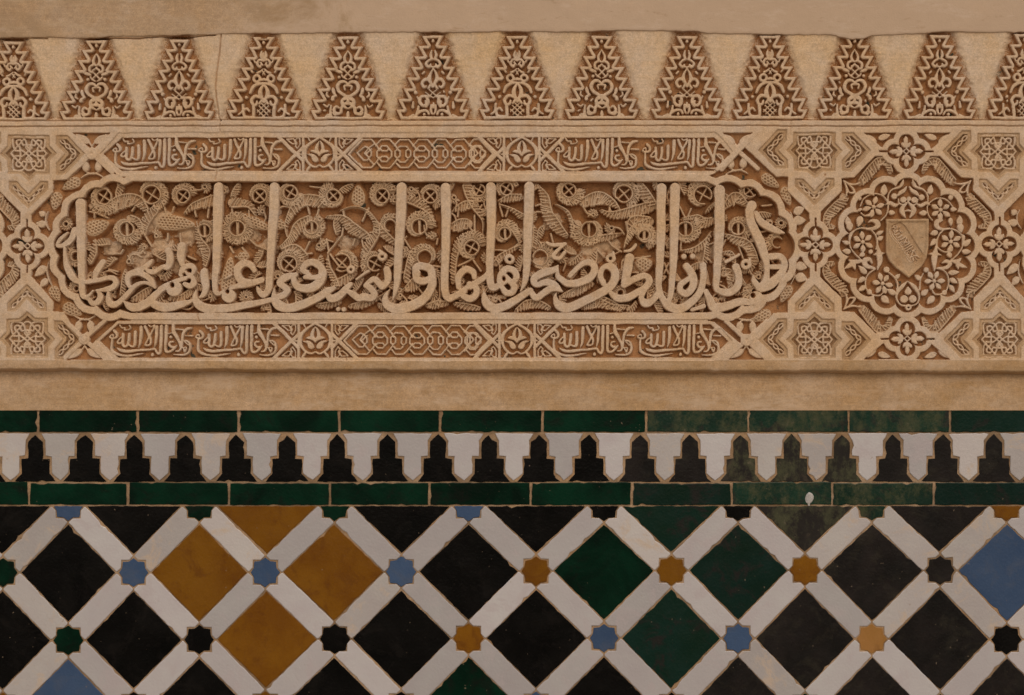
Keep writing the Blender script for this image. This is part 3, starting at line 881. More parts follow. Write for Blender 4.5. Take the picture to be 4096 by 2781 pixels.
# ------------------------------------------------------------------ narrow bands of the inscription panel
def band(y0, y1, xl, xr, dxs):
    """y0, y1: the sunk strip; xl, xr: the pointed ends"""
    ym = (y0 + y1) / 2
    owner = T_INS
    o = [(xl + 74, y0 - 18), (xr - 74, y0 - 18), (xr, ym), (xr - 74, y1 + 13), (xl + 74, y1 + 13), (xl, ym)]
    i_ = [(xl + 87, y0), (xr - 87, y0), (xr - 16, ym), (xr - 87, y1), (xl + 87, y1), (xl + 13, ym)]
    b1 = part('band_border', owner, 'stucco')
    carve(o, 4.5, b1, 1.6, 1.8)
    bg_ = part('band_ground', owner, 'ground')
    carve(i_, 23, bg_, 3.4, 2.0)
    top = -4.0
    cxs = [1184 + dxs, 1372 + dxs, 1987 + dxs, 2185 + dxs]
    hh = (y1 - y0) / 2
    for k, cx in enumerate(cxs):
        dv = part('band_divider', owner, 'stucco')
        big = 1 if k in (1, 3) else -1          # side on which the arms run out to the corners
        for sy in (-1, 1):
            stroke([(cx, ym, 14), (cx + big * (hh + 5), ym + sy * (hh + 3), 14)], top, dv, curve=False)
            stroke([(cx, ym, 13), (cx - big * 28, ym + sy * 27, 13)], top, dv, curve=False)
        stroke([(cx - big * 28, y0 - 4, 10), (cx - big * 28, y1 + 4, 10)], top, dv, curve=False)
        for sy in (-1, 1):
            kn = part('corner_knot', owner, 'stucco')
            def kp(u, v):
                return (cx - big * 28 + big * (u / 4.648), ym + sy * (v / 4.648), 4.2)
            stroke([kp(60, 300), kp(60, 190), kp(110, 110), kp(150, 150), kp(120, 200), kp(150, 260), kp(110, 300), kp(60, 300)], top - 2, kn, curve=False, slope=3, r=1.4)
            stroke([kp(120, 200), kp(200, 190), kp(310, 280), kp(180, 285), kp(150, 220)], top - 2, kn, curve=False, slope=3, r=1.4)
    # ogee flowers
    for ca, cb in ((cxs[0] + 28, cxs[1] - 28), (cxs[2] + 28, cxs[3] - 28)):
        cx = (ca + cb) / 2
        pf = part('palmette', owner, 'stucco')
        def fp(u, v, wd):
            return (cx + (u - 438) / 4.648, y0 + (v - 88) / 4.648 * (y1 - y0) / 134.0, wd / 4.648)
        for m_ in (1, -1):
            def g(pts):
                q = [fp(*p) for p in pts]
                return q if m_ > 0 else [(2 * cx - a, b, c_) for a, b, c_ in q]
            stroke(g([(438, 84, 40), (300, 165, 46), (185, 270, 62), (160, 390, 56), (190, 510, 46), (270, 600, 40), (360, 640, 30), (425, 610, 30)]), top, pf)
            stroke(g([(270, 610, 30), (230, 660, 50), (200, 700, 30)]), top, pf)
            stroke(g([(60, 400, 24), (120, 400, 40), (170, 390, 50)]), top, pf)
            stroke(g([(430, 150, 10), (390, 230, 50), (380, 320, 60), (430, 400, 50)]), top + 1, pf)
            stroke(g([(265, 350, 10), (320, 345, 50), (400, 370, 60), (440, 420, 40)]), top + 1, pf)
            stroke(g([(215, 405, 10), (310, 430, 60), (360, 500, 100), (400, 530, 30)]), top + 1, pf)
            stroke(g([(225, 95, 26), (250, 150, 18)]), top, pf)
    # interlaced strip
    il = part('interlaced_strip', owner, 'stucco')
    a, b = cxs[1] + 20, cxs[2] - 14
    kk = (y1 - y0) / 134.0
    def ip(u, v, wd=26):
        return (a + (u - 985) / 4.648 * (b - a) / 582.0, y0 + (v - 85) / 4.648 * kk, wd / 4.648)
    stroke([ip(1250, 120, 30), ip(990, 395, 36), ip(1240, 645, 30)], top - 1, il, curve=False)
    e = 985 + 582 * 4.648
    stroke([ip(e - 265, 120, 30), ip(e, 395, 36), ip(e - 250, 645, 30)], top - 1, il, curve=False)
    P = 349.0
    n = 7
    for k in range(n):
        u = 1250 + P * k * 0.995
        # outer rounded chain: hexagon tops and bottoms
        stroke([ip(u - 80, 210), ip(u, 120), ip(u + 165, 120), ip(u + 280, 260), ip(u + 320, 330)], top - 3, il, curve=False, slope=3, r=1.6)
        stroke([ip(u - 60, 570), ip(u + 10, 650), ip(u + 165, 650), ip(u + 265, 540), ip(u + 320, 455)], top - 3, il, curve=False, slope=3, r=1.6)
        stroke([ip(u - 80, 210), ip(u - 100, 240)], top - 3, il, curve=False, slope=3, r=1.6)
        # inner chain: small octagons above and below, upright links
        c_ = u + 410 - (P if k == n - 1 else 0)
        if k < n - 1:
            if k % 2 == 0:
                for cy in (290, 490):
                    stroke([ip(c_ - 85, cy), ip(c_ - 45, cy - 48), ip(c_ + 45, cy - 48), ip(c_ + 85, cy), ip(c_ + 45, cy + 48), ip(c_ - 45, cy + 48)], top - 3, il, curve=False, closed=True, slope=3, r=1.5)
                stroke([ip(c_ - 90, 300), ip(c_ - 140, 350), ip(c_ - 140, 440), ip(c_ - 90, 490)], top - 3, il, curve=False, slope=3, r=1.5)
                stroke([ip(c_ + 90, 300), ip(c_ + 135, 350), ip(c_ + 135, 440), ip(c_ + 90, 490)], top - 3, il, curve=False, slope=3, r=1.5)
            else:
                for sx in (-105, 95):
                    stroke([ip(c_ + sx - 45, 390 - 50), ip(c_ + sx, 390 - 85), ip(c_ + sx + 45, 390 - 50), ip(c_ + sx + 45, 390 + 45), ip(c_ + sx, 390 + 85), ip(c_ + sx - 45, 390 + 45)], top - 3, il, curve=False, closed=True, slope=3, r=1.5)
                stroke([ip(c_ - 90, 270), ip(c_ - 60, 245), ip(c_ + 50, 245), ip(c_ + 85, 275)], top - 3, il, curve=False, slope=3, r=1.5)
                stroke([ip(c_ - 90, 510), ip(c_ - 50, 550), ip(c_ + 40, 550), ip(c_ + 85, 505)], top - 3, il, curve=False, slope=3, r=1.5)
            stroke([ip(u + 165, 300), ip(u + 60, 410)], top - 3, il, curve=False, slope=3, r=1.5) if k == 0 else None
    for m_ in (0, 1):
        def jp(u, v):
            p = ip(u, v)
            return p if not m_ else (a + b - p[0] + 4, p[1], p[2])
        stroke([jp(1150, 370), jp(1290, 250), jp(1360, 280), jp(1290, 380), jp(1370, 470), jp(1340, 515), jp(1270, 515)], top - 3, il, curve=False, closed=True, slope=3, r=1.5)
        stroke([jp(1360, 280), jp(1410, 350), jp(1410, 430), jp(1370, 470)], top - 3, il, curve=False, slope=3, r=1.5)
        stroke([jp(1360, 280), jp(1470, 200)], top - 3, il, curve=False, slope=3, r=1.5)
        stroke([jp(1370, 490), jp(1460, 590)], top - 3, il, curve=False, slope=3, r=1.5)
    # the motto four times
    kk = (y1 - y0) / 134.0
    for x in (xl + 46, xl + 390, 2217 + dxs, 2564 + dxs):
        tid = part('small_lettering', owner, 'stucco')
        motto(x, y0 + 1.5, top + 1.0, tid, kx=0.985)

band(549.5, 683.5, 398, 2943, 0)
band(1296.5, 1431, 385, 2930, -18)

# ------------------------------------------------------------------ cartouche
def arcs(cusps, sag, centre):
    out = []
    for (ax, ay), (bx, by) in zip(cusps[:-1], cusps[1:]):
        L = math.hypot(bx - ax, by - ay)
        nx_, ny_ = -(by - ay) / L, (bx - ax) / L
        mx, my = (ax + bx) / 2, (ay + by) / 2
        if (mx + nx_ - centre[0]) ** 2 + (my + ny_ - centre[1]) ** 2 < (mx - centre[0]) ** 2 + (my - centre[1]) ** 2:
            nx_, ny_ = -nx_, -ny_
        for k in range(7):
            t = k / 7
            o = sag * L * 4 * t * (1 - t)
            out.append((ax + (bx - ax) * t + nx_ * o, ay + (by - ay) * t + ny_ * o))
    out.append(cusps[-1])
    return out
CL = [(493, 741), (404, 753), (335, 789), (267, 865), (239, 930), (235, 1025), (258, 1104), (314, 1177), (387, 1224), (478, 1238)]
CR = [(2868, 1239), (2965, 1222), (3046, 1180), (3118, 1108), (3152, 1040), (3154, 930), (3115, 861), (3042, 781), (2964, 752), (2866, 745)]
CART = arcs(CL, 0.24, (700, 985)) + [(520, 1251), (2830, 1251)] + arcs(CR, 0.24, (2700, 985)) + [(2828, 727), (530, 726)]
cw = win(*bbox(CART), m=50)
CART_SD = poly_sd(WX[cw], WY[cw], CART)
def cart_out(X, Y):
    """distance to the outside of the cartouche strap (looked up)"""
    j = np.clip(((Y - GY0) / CELL).astype(np.int32) - cw[0].start, 0, CART_SD.shape[0] - 1)
    i = np.clip(((X - GX0) / CELL).astype(np.int32) - cw[1].start, 0, CART_SD.shape[1] - 1)
    return CART_SD[j, i] - 28

# star, chevron and quatrefoil lattices
medallion_owner = {0: T_MED, 1: T_MEL}
for (cx, cy, up, owner, chs) in ((3258, 602, False, T_MED, (0, 1)), (3258, 1359, True, T_MED, (0, 3)), (3994, 606, False, T_MED, (2, 1)), (4000, 1359, True, T_MED, (2, 3)),
                                 (113, 614, False, T_MEL, (1, 2)), (107, 1356, True, T_MEL, (3, 2))):
    star_panel(cx, cy, up, owner)
    for d in chs:
        chevron(cx, cy, d, owner)
for cx, cy, d in ((113, 614, 0), (107, 1356, 0), (3258, 602, 2), (3258, 1359, 2)):
    chevron(cx, cy, d, T_INS)
for cx, cy in ((3994, 606), (4000, 1359)):
    chevron(cx, cy, 0, T_MED)
medallion(0, T_MED)

def left_panel():
    """the visible edge of the neighbouring medallion panel: quatrefoil, spandrel and one flank of its ring"""
    q = quatrefoil(108, 984, True, T_MEL)
    mx, my = -262.0, 984.0
    def med_sd(X, Y):
        d = np.hypot(X - mx, Y - my) - 236
        k = np.round(np.arctan2(Y - my, X - mx) / (math.pi / 8)) * (math.pi / 8)
        return np.minimum(d, np.hypot(X - mx - 223 * np.cos(k), Y - my - 223 * np.sin(k)) - 47)
    g = part('spandrel_ground', T_MEL, 'ground')
    carve([(-330, 630), (-135, 630), (-50, 712), (-2, 716), (-2, 766), (82, 848), (82, 1112), (-2, 1196), (-2, 1248), (-50, 1250), (-135, 1330), (-330, 1330)], 30, g, 3.2, 2.2,
          minus=[lambda X, Y: med_sd(X, Y) - 24, lambda X, Y: q(X, Y) - 23])
    g2 = part('medallion_ground', T_MEL, 'ground')
    w = win(mx - 290, my - 290, mx + 290, my + 290)
    carve_sd(w, med_sd(WX[w], WY[w]), 30, g2, 3.6, 2.2)
    for fy in (1, -1):
        ac = part('acanthus_leaf', T_MEL, 'leafwork')
        feather([(-5, my - fy * 200, 28), (-3, my - fy * 178, 40), (32, my - fy * 140, 42), (58, my - fy * 108, 36), (58, my - fy * 78, 26), (32, my - fy * 72, 18)], -6, ac, step=8.5, side=-fy)
    bl = part('blossom', T_MEL, 'stucco', g2)
    for cx, cy in ((-85, 950), (-100, 1090), (-120, 840)):
        for k in range(6):
            an = math.radians(60 * k + 20)
            leaf((cx + 44 * math.cos(an), cy + 44 * math.sin(an)), (cx + 6 * math.cos(an), cy + 6 * math.sin(an)), 20, -2.5, bl)
    leaf((-20, 930), (-36, 990), 24, -2.5, bl)
    leaf((-22, 1010), (-40, 1060), 24, -2.5, bl)
left_panel()

# end spandrels between cartouche, chevrons and quatrefoils
eg, egr = part('end_ground', T_INS, 'ground'), part('end_ground', T_INS, 'ground')
ql, qrr = quatre_sd(108, 984, True), quatre_sd(3262, 979, True)
carve(B1([(490, 95), (625, 88), (870, -148), (1105, 62), (1220, 62), (1220, 1400), (1090, 1400), (800, 1660), (590, 1318), (490, 1318), (490, 1222), (292, 988), (292, 415), (490, 212)]), 28, eg, 3.2, 2.2,
      minus=[cart_out, lambda X, Y: ql(X, Y) - 23])
carve(B4([(1745, 65), (1640, 62), (1300, -250), (1080, 20), (1000, 62), (1000, 1400), (1060, 1410), (1340, 1640), (1610, 1325), (1745, 1325), (1745, 1222), (1945, 995), (1945, 400), (1745, 200)]), 28, egr, 3.2, 2.2,
      minus=[cart_out, lambda X, Y: qrr(X, Y) - 23])
LAB[(LAB == egr) & (GYY > 985)] = part('end_ground', T_INS, 'ground')
# the next cartouche begins just past the right-hand quatrefoils
en = part('end_ground', T_MED, 'ground')
qn = quatre_sd(3999, 977, True)
carve([(x + 3891, y - 7) for x, y in B1([(490, 95), (560, 90), (560, 1318), (490, 1318), (490, 1222), (292, 988), (292, 415), (490, 212)])], 28, en, 3.2, 2.2,
      minus=[lambda X, Y: cart_out(X - 3891, Y + 7), lambda X, Y: qn(X, Y) - 23])
# knots where the straps cross
for k, (cx, cy, up) in enumerate(((366, 615, 1), (2950, 600, 1), (337, 1357, -1), (2985, 1360, -1))):
    yy = 531 if up > 0 else 1439
    tg = part('knot_triangle', T_INS, 'ground')
    hgt = (cy - yy) * up
    carve([(cx - 78, yy), (cx + 76, yy), (cx + 3, cy - up * 12)], 20, tg, 3, 2)
    kp_ = part('knot', T_INS, 'stucco')
    for m_ in (1, -1):
        leaf((cx + m_ * 66, yy + up * 5), (cx + m_ * 8, yy + up * 42), 27, -3.5, kp_, 2.5, 3)
        stroke([(cx + m_ * 10, yy + up * 40, 5), (cx, yy + up * 56, 7)], -4, kp_)
        # strap arms running away from the panel edge
        stroke([(cx, cy, 17), (cx - 80 if m_ < 0 else cx + 82, cy + up * 76, 17)], 0.0, kp_, curve=False)
        stroke([(cx, cy, 17), (cx + m_ * 76, cy - up * 72, 17)], 0.0, kp_, curve=False)
        lf = part('leaf', T_INS, 'stucco', kp_)
        leaf((cx + m_ * 24, cy + up * 26), (cx + m_ * 25, cy + up * 74), 28, -4, lf, 3, 2.5, dome=2)
        stroke([(cx + m_ * 22, cy + up * 74, 5), (cx + m_ * 5, cy + up * 82, 6)], -6, lf)
    stroke([(cx - 45, cy + up * 97, 4), (cx - 18, cy + up * 82, 7), (cx + 15, cy + up * 80, 7), (cx + 42, cy + up * 95, 4)], -6, kp_)
    if k in (0, 3):
        disc(cx + 1, cy, 24, 2.5, kp_, 3, 2.5, hole=5)
    elif k == 1:
        stroke([(cx - 62, cy + 76, 18), (cx + 50, cy - 45, 18)], 2.0, kp_, curve=False)
        stroke([(cx - 12, cy + 20, 18), (cx + 72, cy - 66, 18)], 2.0, kp_, curve=False)
    else:
        disc(cx, cy, 22, 2.5, kp_, 3, 2.5)
        leaf((cx + 12, cy - 30), (cx - 4, cy + 12), 26, 4, kp_, 3, 2)

def net(cx, cy, lx, ly, ang, lab, top=-7.0, cell=10.5):
    """scaly cone: a domed oval covered with rows of pits"""
    w = win(cx - lx - ly, cy - lx - ly, cx + lx + ly, cy + lx + ly, 10)
    if w is None:
        return
    ca, sa = math.cos(math.radians(ang)), math.sin(math.radians(ang))
    X, Y = WX[w] - cx, WY[w] - cy
    u, v = X * ca + Y * sa, -X * sa + Y * ca
    vv = v / np.clip(1.0 - 0.35 * np.clip(u / lx, -1, 1), 0.5, 2)
    q = np.sqrt((u / lx) ** 2 + (vv / ly) ** 2)
    sd = (q - 1) * min(lx, ly)
    row = np.floor(v / cell)
    pu = (u / (cell * 1.35) + 0.5 * (row % 2)) % 1.0 - 0.5
    pv = (v / cell) % 1.0 - 0.5
    pit = np.clip(1.25 - (pu / 0.32) ** 2 - (pv / 0.32) ** 2, 0, 1)
    h = top - soft(sd, 4, 2.0) + 3.0 * np.clip(1 - q * q, 0, 1) - 10.0 * pit * np.clip((1.0 - q) * 6, 0, 1)
    hw = H[w]
    up = h > hw
    hw[up] = h[up]
    LAB[w][up & (sd < 1)] = lab

# leaves and scaly cones around the ends of the cartouche
def twig(f, leaves, stem, top=-3.5, owner=None):
    lf = part('leaf_twig', owner or T_INS, 'stucco')
    for tip, base, wd in leaves:
        leaf(f([tip])[0], f([base])[0], wd / 2.321, top, lf, 4, 2, dome=0.8)
    stroke(f(stem), top - 2, lf)
twig(B1, [((362, 385), (412, 425), 62), ((328, 492), (425, 512), 70)], [(440, 385, 8), (418, 440, 12), (425, 510, 14), (455, 560, 8)])
twig(B1, [((318, 985), (425, 895), 76), ((368, 1088), (432, 1010), 66)], [(445, 850, 6), (430, 930, 12), (440, 1000, 14), (472, 1072, 8)])
NXT = frame(3891, 673, 2.321)
twig(NXT, [((362, 385), (412, 425), 62), ((328, 492), (425, 512), 70)], [(440, 385, 8), (418, 440, 12), (425, 510, 14), (455, 560, 8)], owner=T_MED)
twig(NXT, [((318, 985), (425, 895), 76), ((368, 1088), (432, 1010), 66)], [(445, 850, 6), (430, 930, 12), (440, 1000, 14), (472, 1072, 8)], owner=T_MED)
twig(B4, [((1905, 350), (1800, 400), 80), ((1915, 465), (1790, 470), 86)], [(1770, 390, 8), (1790, 440, 14), (1800, 560, 10)])
twig(B4, [((1922, 912), (1815, 880), 84), ((1925, 1020), (1815, 985), 90)], [(1800, 870, 8), (1810, 980, 12), (1770, 1060, 8)])
for f, items in ((B1, [(655, 130, 88, 46, 150), (512, 285, 78, 48, 105), (505, 1150, 74, 46, 62), (665, 1300, 90, 52, 25)]), (B4, [(1585, 100, 92, 46, 35), (1735, 240, 84, 42, 70), (1725, 1150, 84, 46, 118), (1500, 1355, 92, 44, 152)])):
    for x, y, lx, ly, an in items:
        q = f([(x, y)])[0]
        net(q[0], q[1], lx / 2.321, ly / 2.321, an, part('scaly_cone', T_INS, 'leafwork'), top=-8)

# ------------------------------------------------------------------ inside the cartouche
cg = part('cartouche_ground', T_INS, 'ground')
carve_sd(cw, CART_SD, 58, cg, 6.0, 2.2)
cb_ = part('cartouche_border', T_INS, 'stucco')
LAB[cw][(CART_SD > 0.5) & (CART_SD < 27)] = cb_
D1, D2, D3 = frame(200, 960, 4.648), frame(650, 960, 4.648), frame(2900, 840, 3.757)
inside = np.zeros((NY, NX), bool)
inside[cw] = CART_SD < -1
# worn lumps of the ground
for x, y, rr, t in ((590, 905, 40, -22), (650, 990, 60, -22), (560, 1030, 50, -23), (740, 940, 46, -22), (820, 990, 40, -23), (700, 1060, 40, -24), (1010, 950, 46, -23), (1060, 985, 44, -21), (2370, 1010, 60, -22), (2320, 1045, 40, -21), (2440, 985, 40, -24),
                    (440, 980, 40, -24), (520, 960, 36, -22), (1380, 960, 44, -25), (1240, 930, 40, -24), (2160, 1060, 40, -23), (2560, 1060, 44, -24), (880, 1240, 40, -26), (640, 850, 40, -25), (2820, 1010, 44, -24), (2200, 880, 40, -25)):
    w = win(x - rr, y - rr, x + rr, y + rr, 20)
    d = np.hypot(WX[w] - x, (WY[w] - y) * 1.25) / rr + 0.42 * smooth_noise(None, GXX[w], GYY[w], 26, 92) + 0.2 * smooth_noise(None, GXX[w], GYY[w], 9, 93)
    h = t - 12 - 20 * np.clip(d, 0, 2) ** 2 * 0.8 + 2.5 * smooth_noise(None, GXX[w], GYY[w], 13, 91)
    up = inside[w] & (h > H[w])
    H[w][up] = h[up]
    LAB[w][up & (d < 0.95)] = part('worn_patch', T_INS, 'leafwork')

def clipped(fn):
    """run a drawing call and keep it only inside the cartouche"""
    keepH, keepL = H[cw].copy(), LAB[cw].copy()
    fn()
    m = ~inside[cw]
    H[cw][m] = keepH[m]
    LAB[cw][m] = keepL[m]

def eye(x, y, rad, a0, a1, length, lab, body, cross=2, spin=1, top=-15.0):
    """one spiral of the arabesque: ring, curled fingers round it and a cross of struts inside"""
    n = max(6, int(abs(a1 - a0) / 360 * 2 * math.pi * (rad + length * 0.6) / 7.8))
    full = abs(a1 - a0) > 345
    def grow(t):
        return 1.0 if full else 0.30 + 0.78 * min(1.0, (t if spin > 0 else 1 - t) * 1.25) ** 0.8
    sweep = []
    for k in range(17):
        t = k / 16
        an = math.radians(a0 + (a1 - a0) * t)
        ln = length * grow(t)
        sweep.append((x + (rad + ln * 0.46) * math.cos(an), y + (rad + ln * 0.46) * math.sin(an), ln * 0.92))
    stroke(sweep, top - 14, body, slope=2.4, r=2.5, curve=False)
    # the ring itself winds out of the leaf
    ringp = []
    for k in range(25):
        t = k / 24
        an = math.radians(a0 - (20 if spin > 0 else 90) + (a1 + 110 - a0) * t)
        rr = rad * (1.0 + 0.10 * (0.5 - t) * spin)
        ringp.append((x + rr * math.cos(an), y + rr * math.sin(an), 4.9))
    stroke(ringp, top + 1, lab, slope=3.4, r=1.5, curve=False)
    for k in range(n + 1):
        t = k / n
        an = math.radians(a0 + (a1 - a0) * t)
        r0, r1 = rad + 6, rad + length * grow(t) * (1.0 if k % 2 else 0.93)
        if r1 < r0 + 5:
            continue
        tw = 0.36 * spin * (length / (rad + length))
        p = [(x + r0 * math.cos(an), y + r0 * math.sin(an), 2.8), (x + (r0 + r1) / 2 * math.cos(an + tw * 0.30), y + (r0 + r1) / 2 * math.sin(an + tw * 0.30), 3.6), (x + r1 * math.cos(an + tw), y + r1 * math.sin(an + tw), 4.2)]
        if k % 4 == 2 and r1 - r0 > 14:
            # a small square loop, like a letter, instead of a plain finger
            ca, sa = math.cos(an + tw * 0.6), math.sin(an + tw * 0.6)
            rm, hw_ = r1 - 7, 5.6
            q = [(x + (rm + u) * ca - v * sa, y + (rm + u) * sa + v * ca, 4.0) for u, v in ((-6, -hw_), (6, -hw_), (6, hw_), (-6, hw_))]
            stroke(q, top, lab, slope=3.2, r=1.3, curve=False, closed=True)
            stroke([p[0], (x + (rm - 5) * ca, y + (rm - 5) * sa, 4)], top, lab, slope=3.2, r=1.3, curve=False)
        else:
            stroke(p, top, lab, slope=3.2, r=1.4, n=3)
    if cross == 2:
        for an in (40, 130):
            an += (x * 7 + y * 3) % 24 - 12
            c_, s_ = math.cos(math.radians(an)), math.sin(math.radians(an))
            stroke([(x - rad * 0.78 * c_, y - rad * 0.78 * s_, 4.6), (x + rad * 0.78 * c_, y + rad * 0.78 * s_, 4.6)], -20, lab, curve=False, slope=3, r=1.5)
    elif cross == 1:
        stroke([(x - rad * 0.1, y - rad * 0.8, 3), (x + rad * 0.05, y + rad * 0.75, 8)], -20, lab, curve=False, slope=3, r=1.5)
        stroke([(x + rad * 0.12, y - rad * 0.75, 4), (x + rad * 0.05, y + rad * 0.75, 7)], -20, lab, curve=False, slope=3, r=1.5)

EYES = [(B1, 955, 245, 66, 30, 300, 72, 2), (B1, 1400, 228, 80, 120, 420, 66, 2), (B1, 1690, 240, 58, 20, 340, 60, 2), (B1, 1170, 545, 62, 20, 330, 82, 1), (B1, 1890, 560, 55, 150, 430, 50, 1), (B1, 2195, 540, 66, 0, 350, 82, 1),
        (B1, 690, 800, 40, 60, 300, 50, 0), (B1, 600, 500, 24, 0, 350, 34, 0),
        (B2, 315, 235, 60, 100, 400, 62, 2), (B2, 600, 210, 60, 20, 300, 62, 2), (B2, 1000, 235, 58, -60, 250, 74, 2), (B2, 1460, 235, 62, 10, 330, 74, 2), (B2, 800, 530, 56, -60, 230, 62, 1), (B2, 590, 870, 70, 90, 390, 70, 2),
        (B2, 1080, 860, 76, -110, 40, 70, 2), (B2, 1390, 870, 66, 150, 330, 62, 2), (B2, 1905, 240, 62, 130, 420, 60, 2), (B2, 1800, 520, 66, 40, 350, 78, 1), (B2, 1850, 810, 62, 160, 400, 70, 0), (B2, 1530, 510, 50, 120, 290, 56, 0),
        (B3, 665, 720, 64, 80, 330, 90, 2), (B3, 730, 180, 52, 20, 200, 60, 2), (B3, 990, 170, 56, 60, 330, 50, 2), (B3, 975, 590, 52, 20, 350, 78, 1), (B3, 1570, 185, 62, 10, 330, 80, 2), (B3, 2080, 220, 74, 170, 420, 66, 2),
        (B3, 1755, 550, 68, -80, 200, 96, 1), (B3, 1300, 810, 66, -90, 130, 72, 0), (B3, 2265, 600, 50, 130, 400, 60, 1),
        (B4, 960, 230, 78, 100, 300, 86, 2), (B4, 800, 545, 62, -40, 220, 72, 1), (B4, 1285, 545, 56, 110, 400, 66, 1), (B4, 415, 615, 52, 190, 420, 66, 1), (B4, 1650, 670, 46, 150, 300, 60, 0), (B4, 1400, 185, 55, 60, 200, 40, 2), (B4, 1690, 490, 22, 0, 350, 30, 0),
        (B4, 1440, 1130, 30, 130, 300, 90, 0), (B1, 700, 1100, 26, 90, 330, 60, 0), (B2, 190, 1180, 16, 0, 350, 48, 0), (B4, 190, 1140, 30, 180, 400, 40, 0), (B4, 230, 215, 2, 0, 1, 1, 9)]
